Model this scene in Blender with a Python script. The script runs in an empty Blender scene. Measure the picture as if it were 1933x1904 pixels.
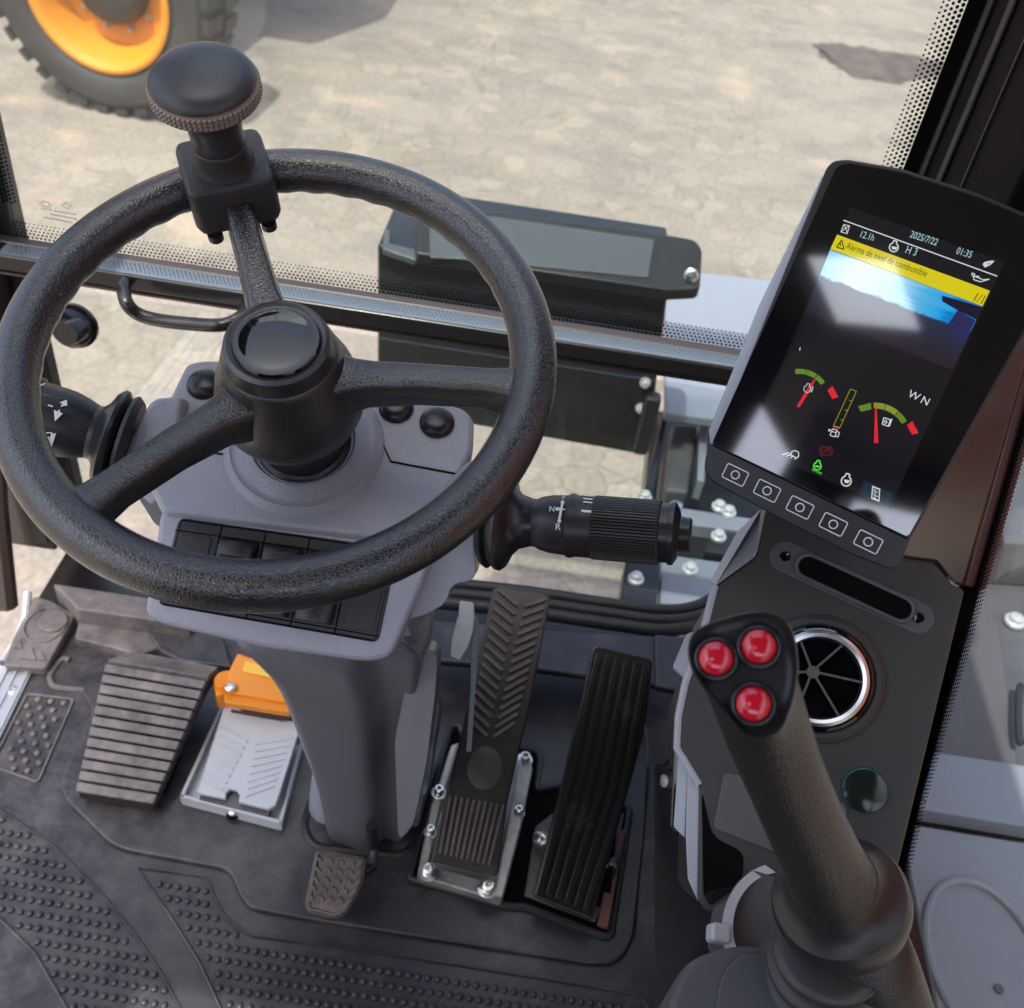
import bpy, bmesh, math, random
from mathutils import Vector as V, Matrix
random.seed(7)
SC = bpy.context.scene
COL = SC.collection
rad = math.radians
# ------------------------------------------------------------------ camera
CAM_H = 1.12; PITCH = rad(42); SR = 0.1527; CR = math.sqrt(1-SR*SR); FD = 1933.0; CX, CY = 966.5, 952.0
CF = V((0, math.cos(PITCH), -math.sin(PITCH))); _r0 = V((1, 0, 0)); _u0 = V((0, math.sin(PITCH), math.cos(PITCH)))
CRT = CR*_r0 + SR*_u0; CUP = CR*_u0 - SR*_r0; CP = V((0, 0, CAM_H))
cd = bpy.data.cameras.new('camera'); cam = bpy.data.objects.new('camera', cd); COL.objects.link(cam)
m3 = Matrix((CRT, CUP, -CF)).transposed()
cam.matrix_world = Matrix.Translation(CP) @ m3.to_4x4()
cd.sensor_width = 36; cd.lens = 36.0; cd.sensor_fit = 'HORIZONTAL'; cd.clip_start = 0.02; cd.clip_end = 400
cd.dof.use_dof = True; cd.dof.focus_distance = 0.75; cd.dof.aperture_fstop = 10
SC.camera = cam
# ------------------------------------------------------------------ world, sun, exposure
SUN_EL = 66; SUN_AZ = V((-0.40, -0.92, 0)).normalized()      # horizontal direction towards the sun
w = bpy.data.worlds.new('World'); SC.world = w; w.use_nodes = True
nt = w.node_tree; bg = nt.nodes['Background']
sky = nt.nodes.new('ShaderNodeTexSky'); sky.sky_type = 'NISHITA'; sky.sun_disc = False
sky.sun_elevation = rad(SUN_EL); sky.sun_rotation = math.atan2(SUN_AZ.x, SUN_AZ.y)
sky.dust_density = 5.0; sky.air_density = 1.0
nt.links.new(sky.outputs[0], bg.inputs[0]); bg.inputs[1].default_value = 0.15
sl = bpy.data.lights.new('sun', 'SUN'); sl.energy = 2.0; sl.angle = rad(0.53); sl.color = (1, .94, .85)
so = bpy.data.objects.new('sun', sl); COL.objects.link(so)
sd = V((SUN_AZ.x*math.cos(rad(SUN_EL)), SUN_AZ.y*math.cos(rad(SUN_EL)), math.sin(rad(SUN_EL))))
so.rotation_euler = sd.to_track_quat('Z', 'Y').to_euler(); so.location = (0, 0, 6)
SC.view_settings.view_transform = 'Standard'; SC.view_settings.look = 'None'
SC.view_settings.exposure = 1.5; SC.view_settings.gamma = 1.0; SC.view_settings.use_curve_mapping = False
SC.render.engine = 'CYCLES'
SC.cycles.max_bounces = 10; SC.cycles.diffuse_bounces = 5; SC.cycles.transparent_max_bounces = 24
SC.cycles.use_denoising = True; SC.cycles.caustics_reflective = False; SC.cycles.caustics_refractive = False
# ------------------------------------------------------------------ pixel (of a 1933 px wide view) -> world
def ray(x, y): return CF + CRT*((x-CX)/FD) - CUP*((y-CY)/FD)
def onz(x, y, z=0.0): d = ray(x, y); return CP + d*((z-CP.z)/d.z)
def ony(x, y, Y): d = ray(x, y); return CP + d*(Y/d.y)
def onx(x, y, X): d = ray(x, y); return CP + d*(X/d.x)
def pd(x, y, dep): return CP + ray(x, y)*dep
def onp(x, y, P, n): d = ray(x, y); return CP + d*((P-CP).dot(n)/d.dot(n))
def basis(n, up=V((0, 0, 1))):
    n = n.normalized(); a = up.cross(n)
    if a.length < 1e-4: a = V((1, 0, 0))
    a.normalize(); return a, n.cross(a), n
# ------------------------------------------------------------------ materials
def dust_to_door(m, lo=-.05, hi=-.62, amount=.55, col=(.24, .21, .20)):
    t = m.node_tree; b = t.nodes['Principled BSDF']; N = t.nodes.new; L = t.links.new; src = b.inputs['Base Color'].links[0].from_socket
    g = N('ShaderNodeNewGeometry'); s_ = N('ShaderNodeSeparateXYZ'); L(g.outputs['Position'], s_.inputs[0])
    r = N('ShaderNodeMapRange'); r.inputs[1].default_value = lo; r.inputs[2].default_value = hi; r.inputs[4].default_value = amount; L(s_.outputs['X'], r.inputs[0])
    n = N('ShaderNodeTexNoise'); n.inputs['Scale'].default_value = 26; n.inputs['Detail'].default_value = 8; n.inputs['Roughness'].default_value = .75; L(g.outputs['Position'], n.inputs['Vector'])
    r2 = N('ShaderNodeMapRange'); r2.inputs[1].default_value = .40; r2.inputs[2].default_value = .68; L(n.outputs[0], r2.inputs[0])
    mu = N('ShaderNodeMath'); mu.operation = 'MULTIPLY'; L(r.outputs[0], mu.inputs[0]); L(r2.outputs[0], mu.inputs[1])
    mx = N('ShaderNodeMix'); mx.data_type = 'RGBA'; L(mu.outputs[0], mx.inputs[0]); L(src, mx.inputs[6]); mx.inputs[7].default_value = (*col, 1); L(mx.outputs[2], b.inputs['Base Color'])
def mat(name, base, rough=.5, metal=0, bump=None, var=None, spec=.5, coat=0, emit=None, dust=None, alpha=None):
    """bump=(kind, scale, strength, dist); var=(scale, amount, colour2); dust=(scale, lo, hi, colour)"""
    m = bpy.data.materials.new(name); m.use_nodes = True; t = m.node_tree; b = t.nodes['Principled BSDF']
    b.inputs['Base Color'].default_value = (*base, 1); b.inputs['Roughness'].default_value = rough
    b.inputs['Metallic'].default_value = metal; b.inputs['Specular IOR Level'].default_value = spec
    if coat: b.inputs['Coat IOR'].default_value = 2.0 if coat == 1 and rough < .1 else 1.5; b.inputs['Coat Weight'].default_value = coat; b.inputs['Coat Roughness'].default_value = min(rough, .22)
    N = t.nodes.new; L = t.links.new
    geo = N('ShaderNodeNewGeometry'); pos = geo.outputs['Position']
    col = None
    if var:
        n = N('ShaderNodeTexNoise'); n.inputs['Scale'].default_value = var[0]; n.inputs['Detail'].default_value = 6; n.inputs['Roughness'].default_value = .65
        L(pos, n.inputs['Vector'])
        r = N('ShaderNodeMapRange'); r.inputs[1].default_value = .35; r.inputs[2].default_value = .7; r.inputs[4].default_value = var[1]
        L(n.outputs[0], r.inputs[0])
        mx = N('ShaderNodeMix'); mx.data_type = 'RGBA'; L(r.outputs[0], mx.inputs[0])
        mx.inputs[6].default_value = (*base, 1); mx.inputs[7].default_value = (*var[2], 1); col = mx.outputs[2]
    if dust:
        n = N('ShaderNodeTexNoise'); n.inputs['Scale'].default_value = dust[0]; n.inputs['Detail'].default_value = 9; n.inputs['Roughness'].default_value = .72
        L(pos, n.inputs['Vector'])
        r = N('ShaderNodeMapRange'); r.inputs[1].default_value = dust[1]; r.inputs[2].default_value = dust[2]
        L(n.outputs[0], r.inputs[0])
        mx = N('ShaderNodeMix'); mx.data_type = 'RGBA'; L(r.outputs[0], mx.inputs[0])
        if col: L(col, mx.inputs[6])
        else: mx.inputs[6].default_value = (*base, 1)
        mx.inputs[7].default_value = (*dust[3], 1); col = mx.outputs[2]
    if col: L(col, b.inputs['Base Color'])
    if bump:
        kind, sc, st, dist = bump
        if kind == 'leather':
            v = N('ShaderNodeTexVoronoi'); v.feature = 'DISTANCE_TO_EDGE'; v.inputs['Scale'].default_value = sc
            n = N('ShaderNodeTexNoise'); n.inputs['Scale'].default_value = sc*.9; L(pos, n.inputs['Vector'])
            ad = N('ShaderNodeVectorMath'); ad.operation = 'MULTIPLY_ADD'; L(n.outputs['Color'], ad.inputs[0])
            ad.inputs[1].default_value = (1.1/sc,)*3; L(pos, ad.inputs[2]); L(ad.outputs[0], v.inputs['Vector'])
            r = N('ShaderNodeMapRange'); r.inputs[1].default_value = .0; r.inputs[2].default_value = .22; L(v.outputs['Distance'], r.inputs[0]); h = r.outputs[0]
        else:
            n = N('ShaderNodeTexNoise'); n.inputs['Scale'].default_value = sc; n.inputs['Detail'].default_value = 3; L(pos, n.inputs['Vector']); h = n.outputs[0]
        bp = N('ShaderNodeBump'); bp.inputs['Strength'].default_value = st; bp.inputs['Distance'].default_value = dist
        L(h, bp.inputs['Height']); L(bp.outputs[0], b.inputs['Normal'])
    if emit:
        b.inputs['Emission Color'].default_value = (*emit[0], 1); b.inputs['Emission Strength'].default_value = emit[1]
    return m
M = {}
M['rim'] = mat('grained_black_urethane', (.016, .013, .013), .27, bump=('leather', 370, .30, .0007), spec=.9, coat=.2)
M['hub'] = mat('grained_black_hub', (.016, .013, .013), .30, bump=('leather', 430, .24, .0006), spec=.8, coat=.15)
M['clamp'] = mat('clamp_black', (.036, .029, .030), .42, bump=('leather', 360, .35, .0006))
M['knob'] = mat('soft_black_knob', (.034, .032, .036), .40, bump=('noise', 900, .08, .0003))
M['knurl'] = mat('knurled_taupe_ring', (.24, .18, .15), .5)
M['gloss'] = mat('glossy_black', (.004, .004, .005), .03, coat=.6)
M['blk'] = mat('black_plastic', (.02, .018, .019), .38, bump=('noise', 1200, .12, .0002))
M['blk2'] = mat('black_smooth_plastic', (.016, .015, .018), .30)
M['dark'] = mat('dark_recess', (.003, .003, .0035), .8, spec=.1)
M['grey'] = mat('blue_grey_plastic', (.335, .34, .39), .28, bump=('noise', 650, .75, .0008))
M['grey2'] = mat('blue_grey_smooth', (.140, .137, .152), .32, var=(18, .35, (.112, .108, .122)))
M['cons'] = mat('charcoal_console', (.042, .041, .040), .45, bump=('noise', 1400, .22, .0003))
M['pale'] = mat('pale_grey_trim', (.42, .44, .50), .42)
M['taupe'] = mat('taupe_trim', (.095, .09, .095), .42, bump=('noise', 1400, .12, .0002))
M['sw'] = mat('light_grey_switch', (.56, .58, .60), .45, var=(40, .3, (.44, .45, .46)))
M['orange'] = mat('orange_plastic', (.85, .28, .012), .4, var=(30, .3, (.70, .20, .01)))
M['tape'] = mat('yellow_label', (.85, .5, .03), .35, var=(500, .5, (.75, .38, .02)))
M['mat'] = mat('rubber_mat', (.025, .0245, .029), .38, bump=('noise', 500, .15, .0005), dust=(11, .52, .82, (.12, .105, .10))); dust_to_door(M['mat'])
M['matd'] = mat('dusty_rubber', (.085, .077, .08), .55, bump=('noise', 300, .2, .0006), dust=(14, .36, .70, (.30, .26, .235)))
M['pedal'] = mat('worn_pedal_rubber', (.085, .077, .078), .5, bump=('noise', 260, .3, .0008), dust=(22, .36, .66, (.27, .235, .225)))
M['pedg'] = mat('glossy_black_pedal', (.010, .009, .009), .24, bump=('noise', 200, .1, .0004), dust=(20, .56, .80, (.05, .04, .036)))
M['pedb'] = mat('worn_black_pedal', (.018, .0145, .014), .34, bump=('noise', 300, .2, .0006), dust=(24, .50, .75, (.07, .055, .05)))
M['pedc'] = mat('brown_brake_rubber', (.095, .074, .068), .5, dust=(60, .45, .75, (.17, .135, .12)))
M['alu'] = mat('cast_aluminium', (.42, .39, .36), .42, .45, bump=('noise', 120, .3, .001), dust=(30, .5, .75, (.16, .13, .12)))
M['zinc'] = mat('bright_zinc', (.75, .75, .73), .28, 1)
M['strip'] = mat('aluminium_strip', (.62, .60, .58), .35, .8)
M['chrome'] = mat('satin_chrome', (.80, .79, .78), .30, 1)
M['pilb'] = mat('black_pillar_trim', (.006, .005, .0055), .6, spec=.06)
M['frame'] = mat('black_gloss_frame', (.014, .0125, .013), .22)
M['brown'] = mat('brown_black_pillar', (.06, .046, .043), .28)
M['pillar'] = mat('pillar_cover', (.13, .042, .032), .30)  # red-brown colour stands in for the orange boom's reflection in glossy black
M['rubber'] = mat('black_rubber_seal', (.02, .02, .022), .5)
M['white'] = mat('white_print', (.80, .80, .80), .5)
M['red'] = mat('red_button', (.72, .010, .030), .12, coat=1)
M['teal'] = mat('dark_teal_lens', (.012, .018, .016), .14)
M['tealrim'] = mat('teal_lens_rim', (.0, .15, .14), .2)
M['boxblk'] = mat('black_sheet_metal', (.012, .013, .013), .35, var=(9, .6, (.03, .03, .03)))
M['tray'] = mat('grey_metal_tray', (.10, .11, .112), .2, .2)
M['deck'] = mat('pale_blue_deck', (.22, .245, .29), .42, bump=('noise', 30, .1, .002), var=(6, .6, (.21, .225, .26)))
M['deckd'] = mat('dark_grey_deck', (.065, .065, .073), .4, bump=('noise', 40, .2, .002), var=(7, .8, (.12, .12, .13)))
M['boltw'] = mat('white_bolt', (.70, .72, .70), .3, .5)
M['tyre'] = mat('grey_tyre_rubber', (.016, .0165, .0175), .62, var=(5, .6, (.034, .031, .029)))
M['yellow'] = mat('yellow_wheel_paint', (.60, .215, .0), .6, var=(8, .3, (.52, .18, .0)))
M['hubb'] = mat('dark_axle_hub', (.022, .018, .016), .5)
M['boom'] = mat('orange_boom_paint', (.72, .15, .035), .4)
M['head'] = mat('grey_headliner', (.07, .066, .065), .8)
M['cup'] = mat('pale_cup_holder', (.52, .53, .56), .4)
M['screen'] = mat('screen_glass', (.004, .004, .006), .05, spec=1, coat=1)
def emis(name, c, s, base=(.0, .0, .0)):
    return mat(name, base, .05, emit=(c, s), spec=1, coat=1)
M['ewhite'] = emis('display_white', (.72, .80, .82), .32)
M['ecyan'] = emis('display_cyan_text', (.45, .72, .80), .30)
M['eyel'] = emis('display_yellow', (.72, .62, .01), .36)
M['edark'] = emis('display_dark_text', (.12, .10, .0), .1)
M['egrn'] = emis('display_green', (.14, .30, .03), .30)
M['elime'] = emis('display_lime', (.10, .75, .05), .42)
M['eolv'] = emis('display_olive', (.28, .34, .03), .32)
M['ered'] = emis('display_red', (.62, .02, .03), .42)
M['edred'] = emis('display_dim_red', (.22, .02, .03), .25)
M['eback'] = emis('display_background', (.012, .011, .016), .30)
M['etile'] = emis('display_tile', (.015, .035, .05), .3)
M['eblue'] = emis('display_deep_blue', (.05, .06, .26), .22)
M['epurp'] = emis('display_dark_stripe', (.02, .015, .05), .2)
def feed_mat():
    m = emis('camera_feed', (0, 0, 0), .5); t = m.node_tree; b = t.nodes['Principled BSDF']; N = t.nodes.new; L = t.links.new
    g = N('ShaderNodeUVMap'); s = N('ShaderNodeSeparateXYZ'); L(g.outputs[0], s.inputs[0])
    n = N('ShaderNodeTexNoise'); n.inputs['Scale'].default_value = 9; n.inputs['Detail'].default_value = 8; n.inputs['Roughness'].default_value = .7; L(g.outputs[0], n.inputs['Vector'])
    mp = N('ShaderNodeMapping'); mp.inputs['Scale'].default_value = (2, 12, 1); L(g.outputs[0], mp.inputs[0])
    n2 = N('ShaderNodeTexNoise'); n2.inputs['Scale'].default_value = 1.5; n2.inputs['Detail'].default_value = 6; L(mp.outputs[0], n2.inputs['Vector'])
    a = N('ShaderNodeMath'); a.operation = 'MULTIPLY_ADD'; L(n2.outputs[0], a.inputs[0]); a.inputs[1].default_value = .3; L(s.outputs['X'], a.inputs[2])
    r = N('ShaderNodeValToRGB'); e = r.color_ramp.elements
    e[0].position = .12; e[0].color = (.22, .50, .74, 1); e[1].position = 1.2; e[1].color = (.0, .18, .52, 1)
    for p, c in ((.35, (.50, .82, .84, 1)), (.62, (.36, .66, .78, 1)), (.80, (.08, .40, .68, 1)), (.95, (.01, .33, .70, 1))):
        q = e.new(p); q.color = c
    L(a.outputs[0], r.inputs[0])
    v = N('ShaderNodeMath'); v.operation = 'MULTIPLY_ADD'; L(n.outputs[0], v.inputs[0]); v.inputs[1].default_value = .16; L(s.outputs['Y'], v.inputs[2])
    r2 = N('ShaderNodeMapRange'); r2.inputs[1].default_value = .46; r2.inputs[2].default_value = .50; L(v.outputs[0], r2.inputs[0])
    r3 = N('ShaderNodeValToRGB'); f = r3.color_ramp.elements; f[0].position = .35; f[0].color = (.016, .03, .075, 1); f[1].position = 1.0; f[1].color = (.02, .014, .022, 1); L(v.outputs[0], r3.inputs[0])
    mx = N('ShaderNodeMix'); mx.data_type = 'RGBA'; L(r2.outputs[0], mx.inputs[0]); L(r.outputs[0], mx.inputs[6]); L(r3.outputs[0], mx.inputs[7])
    L(mx.outputs[2], b.inputs['Emission Color']); b.inputs['Emission Strength'].default_value = .42
    return m
M['feed'] = feed_mat()
def glass_mat(name, tint, refl=1.0, dust=.022):
    m = bpy.data.materials.new(name); m.use_nodes = True; t = m.node_tree; t.nodes.clear()
    o = t.nodes.new('ShaderNodeOutputMaterial'); mx = t.nodes.new('ShaderNodeMixShader'); tr = t.nodes.new('ShaderNodeBsdfTransparent'); gl = t.nodes.new('ShaderNodeBsdfGlossy')
    lw_ = t.nodes.new('ShaderNodeLayerWeight'); lw_.inputs[0].default_value = .5
    pw_ = t.nodes.new('ShaderNodeMath'); pw_.operation = 'POWER'; pw_.inputs[1].default_value = 5; t.links.new(lw_.outputs['Facing'], pw_.inputs[0])
    fr = t.nodes.new('ShaderNodeMath'); fr.operation = 'MULTIPLY_ADD'; fr.inputs[1].default_value = .96; fr.inputs[2].default_value = .035; t.links.new(pw_.outputs[0], fr.inputs[0])
    tr.inputs[0].default_value = (*tint, 1); gl.inputs['Roughness'].default_value = .02; gl.inputs[0].default_value = (refl,)*3+(1,)
    t.links.new(fr.outputs[0], mx.inputs[0]); t.links.new(tr.outputs[0], mx.inputs[1]); t.links.new(gl.outputs[0], mx.inputs[2])
    df = t.nodes.new('ShaderNodeBsdfDiffuse'); df.inputs[0].default_value = (.55, .5, .44, 1); g = t.nodes.new('ShaderNodeNewGeometry')
    mp = t.nodes.new('ShaderNodeMapping'); mp.inputs['Rotation'].default_value = (0, .5, .3); mp.inputs['Scale'].default_value = (3, 3, 14); t.links.new(g.outputs['Position'], mp.inputs[0])
    n = t.nodes.new('ShaderNodeTexNoise'); n.inputs['Scale'].default_value = 3.0; n.inputs['Detail'].default_value = 9; n.inputs['Roughness'].default_value = .7; t.links.new(mp.outputs[0], n.inputs['Vector'])
    r = t.nodes.new('ShaderNodeMapRange'); r.inputs[1].default_value = .45; r.inputs[2].default_value = .8; r.inputs[3].default_value = .004; r.inputs[4].default_value = dust; t.links.new(n.outputs[0], r.inputs[0])
    m2 = t.nodes.new('ShaderNodeMixShader'); t.links.new(r.outputs[0], m2.inputs[0]); t.links.new(mx.outputs[0], m2.inputs[1]); t.links.new(df.outputs[0], m2.inputs[2]); t.links.new(m2.outputs[0], o.inputs[0])
    return m
M['glass'] = glass_mat('clear_cab_glass', (.90, .93, .92))
def ground_mat():
    m = mat('dusty_block_paving', (.40, .35, .29), .85); t = m.node_tree; b = t.nodes['Principled BSDF']; N = t.nodes.new; L = t.links.new
    g = N('ShaderNodeNewGeometry'); p = g.outputs['Position']
    n0 = N('ShaderNodeTexNoise'); n0.inputs['Scale'].default_value = 5; n0.inputs['Detail'].default_value = 3; L(p, n0.inputs['Vector'])
    ad = N('ShaderNodeVectorMath'); ad.operation = 'MULTIPLY_ADD'; L(n0.outputs['Color'], ad.inputs[0]); ad.inputs[1].default_value = (.10, .10, 0); L(p, ad.inputs[2])
    vo = N('ShaderNodeTexVoronoi'); vo.feature = 'DISTANCE_TO_EDGE'; vo.inputs['Scale'].default_value = 7.5; vo.inputs['Randomness'].default_value = .75
    vc_ = N('ShaderNodeTexVoronoi'); vc_.inputs['Scale'].default_value = 7.5; vc_.inputs['Randomness'].default_value = .75
    L(ad.outputs[0], vo.inputs['Vector']); L(ad.outputs[0], vc_.inputs['Vector'])
    jr = N('ShaderNodeMapRange'); jr.inputs[1].default_value = .01; jr.inputs[2].default_value = .05; jr.inputs[3].default_value = .62; jr.inputs[4].default_value = 0; L(vo.outputs['Distance'], jr.inputs[0])
    cm = N('ShaderNodeMix'); cm.data_type = 'RGBA'; sp0 = N('ShaderNodeSeparateXYZ'); L(vc_.outputs['Color'], sp0.inputs[0]); L(sp0.outputs['X'], cm.inputs[0]); cm.inputs[6].default_value = (.180, .157, .128, 1); cm.inputs[7].default_value = (.236, .207, .170, 1)
    br = N('ShaderNodeMix'); br.data_type = 'RGBA'; L(jr.outputs[0], br.inputs[0]); L(cm.outputs[2], br.inputs[6]); br.inputs[7].default_value = (.125, .106, .085, 1)
    n1 = N('ShaderNodeTexNoise'); n1.inputs['Scale'].default_value = .9; n1.inputs['Detail'].default_value = 8; n1.inputs['Roughness'].default_value = .6; L(p, n1.inputs['Vector'])
    r1 = N('ShaderNodeMapRange'); r1.inputs[1].default_value = .42; r1.inputs[2].default_value = .60; r1.inputs[4].default_value = .72; L(n1.outputs[0], r1.inputs[0])
    mx = N('ShaderNodeMix'); mx.data_type = 'RGBA'; L(r1.outputs[0], mx.inputs[0]); L(br.outputs[2], mx.inputs[6]); mx.inputs[7].default_value = (.216, .190, .158, 1)
    n2 = N('ShaderNodeTexNoise'); n2.inputs['Scale'].default_value = 1.6; n2.inputs['Detail'].default_value = 7; n2.inputs['Roughness'].default_value = .7
    mp = N('ShaderNodeMapping'); mp.inputs['Scale'].default_value = (1, 1.5, 1); mp.inputs['Location'].default_value = (3.1, 5.7, 0); L(p, mp.inputs[0]); L(mp.outputs[0], n2.inputs['Vector'])
    r2 = N('ShaderNodeMapRange'); r2.inputs[1].default_value = .48; r2.inputs[2].default_value = .66; r2.inputs[4].default_value = .7; L(n2.outputs[0], r2.inputs[0])
    m2 = N('ShaderNodeMix'); m2.data_type = 'RGBA'; L(r2.outputs[0], m2.inputs[0]); L(mx.outputs[2], m2.inputs[6]); m2.inputs[7].default_value = (.125, .115, .108, 1)
    n3 = N('ShaderNodeTexNoise'); n3.inputs['Scale'].default_value = 2.3; n3.inputs['Detail'].default_value = 6; mp2 = N('ShaderNodeMapping'); mp2.inputs['Location'].default_value = (8.3, 1.7, 0); L(p, mp2.inputs[0]); L(mp2.outputs[0], n3.inputs['Vector'])
    r3 = N('ShaderNodeMapRange'); r3.inputs[1].default_value = .60; r3.inputs[2].default_value = .75; r3.inputs[4].default_value = .8; L(n3.outputs[0], r3.inputs[0])
    m3_ = N('ShaderNodeMix'); m3_.data_type = 'RGBA'; L(r3.outputs[0], m3_.inputs[0]); L(m2.outputs[2], m3_.inputs[6]); m3_.inputs[7].default_value = (.33, .26, .19, 1)
    n4 = N('ShaderNodeTexNoise'); n4.inputs['Scale'].default_value = 40; n4.inputs['Detail'].default_value = 4; L(p, n4.inputs['Vector'])
    hs = N('ShaderNodeHueSaturation'); rr = N('ShaderNodeMapRange'); rr.inputs[1].default_value = .25; rr.inputs[2].default_value = .75; rr.inputs[3].default_value = .78; rr.inputs[4].default_value = 1.2; L(n4.outputs[0], rr.inputs[0]); L(rr.outputs[0], hs.inputs['Value']); L(m3_.outputs[2], hs.inputs['Color'])
    L(hs.outputs[0], b.inputs['Base Color'])
    bp = N('ShaderNodeBump'); bp.inputs['Strength'].default_value = .3; bp.inputs['Distance'].default_value = .01; L(n4.outputs[0], bp.inputs['Height']); L(bp.outputs[0], b.inputs['Normal'])
    return m
M['ground'] = ground_mat()
M['stain'] = mat('oil_stain', (.060, .040, .030), .5, var=(9, .9, (.13, .095, .07)))
# ------------------------------------------------------------------ mesh building
class MB:
    def __init__(s): s.v = []; s.f = []
    def face(s, pts):
        i = len(s.v); s.v += [V(p) for p in pts]; s.f.append(tuple(range(i, i+len(pts)))); return s
    def prism(s, top, off):
        """closed solid: outline top, swept by the vector off"""
        n = len(top); i = len(s.v); off = V(off)
        s.v += [V(p) for p in top] + [V(p)+off for p in top]
        s.f.append(tuple(range(i, i+n))); s.f.append(tuple(range(i+2*n-1, i+n-1, -1)))
        for k in range(n):
            j = (k+1) % n; s.f.append((i+k, i+n+k, i+n+j, i+j))
        return s
    def loft(s, rings, closed=True, caps=True):
        i = len(s.v); n = len(rings[0])
        for r in rings: s.v += [V(p) for p in r]
        for a in range(len(rings)-1):
            for k in range(n if closed else n-1):
                j = (k+1) % n; s.f.append((i+a*n+k, i+a*n+j, i+(a+1)*n+j, i+(a+1)*n+k))
        if caps:
            s.f.append(tuple(range(i+n-1, i-1, -1))); b = i+(len(rings)-1)*n; s.f.append(tuple(range(b, b+n)))
        return s
    def lathe(s, O, axis, prof, n=48, caps=True, mod=None, ref=None):
        a, b, c = basis(axis, ref or V((0, 0, 1))); rings = []
        for (r, h) in prof:
            rings.append([O + c*h + (a*math.cos(t) + b*math.sin(t))*(max(r, 1e-5)*(mod(t, r, h) if mod else 1)) for t in [2*math.pi*k/n for k in range(n)]])
        return s.loft(rings, True, caps)
    def tube(s, path, r, n=12, closed=False, rf=None):
        path = [V(p) for p in path]; rings = []; L = len(path); prev = None
        for k, p in enumerate(path):
            if closed: t = path[(k+1) % L]-path[k-1]
            else: t = path[min(k+1, L-1)]-path[max(k-1, 0)]
            t.normalize()
            a = (prev - t*prev.dot(t)) if prev else t.orthogonal()
            a.normalize(); prev = a; b = t.cross(a); rr = rf(k/(L-1)) if rf else r
            rings.append([p+(a*math.cos(2*math.pi*q/n)+b*math.sin(2*math.pi*q/n))*rr for q in range(n)])
        if closed: rings.append(rings[0])
        return s.loft(rings, True, not closed)
    def box(s, c, ux, uy, uz, sx, sy, sz):
        c = V(c); ux, uy, uz = V(ux), V(uy), V(uz)
        top = [c+ux*(sx/2*i)+uy*(sy/2*j)+uz*(sz/2) for i, j in ((-1, -1), (1, -1), (1, 1), (-1, 1))]
        return s.prism(top, uz*(-sz))
    def bar(s, a, b, n, wd, h):
        """low bar from a to b lying on a surface with normal n"""
        a, b = V(a), V(b); t = (b-a); L = t.length; t.normalize(); return s.box((a+b)/2+n*(h/2), t, n.cross(t), n, L, wd, h)
    def build(s, name, m, parent=None, smooth=True, bevel=0, seg=2, ang=35, sub=0, label=None, tri=False):
        me = bpy.data.meshes.new(name); me.from_pydata([tuple(v) for v in s.v], [], s.f); me.update()
        bm = bmesh.new(); bm.from_mesh(me); bmesh.ops.remove_doubles(bm, verts=bm.verts, dist=1e-6); bmesh.ops.recalc_face_normals(bm, faces=bm.faces)
        bm.to_mesh(me); bm.free()
        me.materials.append(m)
        if smooth:
            me.polygons.foreach_set('use_smooth', [True]*len(me.polygons))
            if not bevel: me.set_sharp_from_angle(angle=rad(ang))
        o = bpy.data.objects.new(name, me); COL.objects.link(o)
        if bevel:
            b = o.modifiers.new('bevel', 'BEVEL'); b.width = bevel; b.segments = seg; b.limit_method = 'ANGLE'; b.angle_limit = rad(30); b.harden_normals = True
        if sub:
            q = o.modifiers.new('subd', 'SUBSURF'); q.levels = sub; q.render_levels = sub
        if parent is not None: attach(o, parent)
        if label: o['label'] = label
        return o
WM = {}
def attach(o, parent):
    o.parent = parent; o.matrix_parent_inverse = WM[parent.name].inverted(); WM[o.name] = Matrix.Identity(4)
def thing(name, label, cat, loc, group=None):
    o = bpy.data.objects.new(name, None); COL.objects.link(o); o.location = loc; o.empty_display_size = .05
    WM[o.name] = Matrix.Translation(V(loc)); o['label'] = label; o['category'] = cat
    if group: o['group'] = group
    return o
def tag(o, label, cat, group=None):
    o['label'] = label; o['category'] = cat
    if group: o['group'] = group
    return o
def sub_parent(o): WM[o.name] = Matrix.Identity(4); return o
def rnd(pts, r, seg=5):
    """round the corners of a world polygon; r number or list"""
    out = []; n = len(pts); pts = [V(p) for p in pts]
    for k in range(n):
        rr = r[k] if isinstance(r, (list, tuple)) else r
        p, a, b = pts[k], pts[k-1], pts[(k+1) % n]
        u = a-p; v = b-p; d = min(rr, u.length*.45, v.length*.45)
        if d < 1e-5: out.append(p); continue
        A = p+u.normalized()*d; B = p+v.normalized()*d
        for q in range(seg+1):
            t = q/seg; out.append(A*(1-t)**2 + p*(2*t*(1-t)) + B*t*t)
    return out
def shrink(pts, n, d):
    """inset a roughly convex planar outline by d"""
    c = sum(pts, V())/len(pts); L = len(pts); out = []
    for k in range(L):
        a, p, b = pts[k-1], pts[k], pts[(k+1) % L]
        t = (b-a); t.normalize(); q = n.cross(t)
        if q.dot(c-p) < 0: q = -q
        out.append(p+q*d)
    return out
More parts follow.
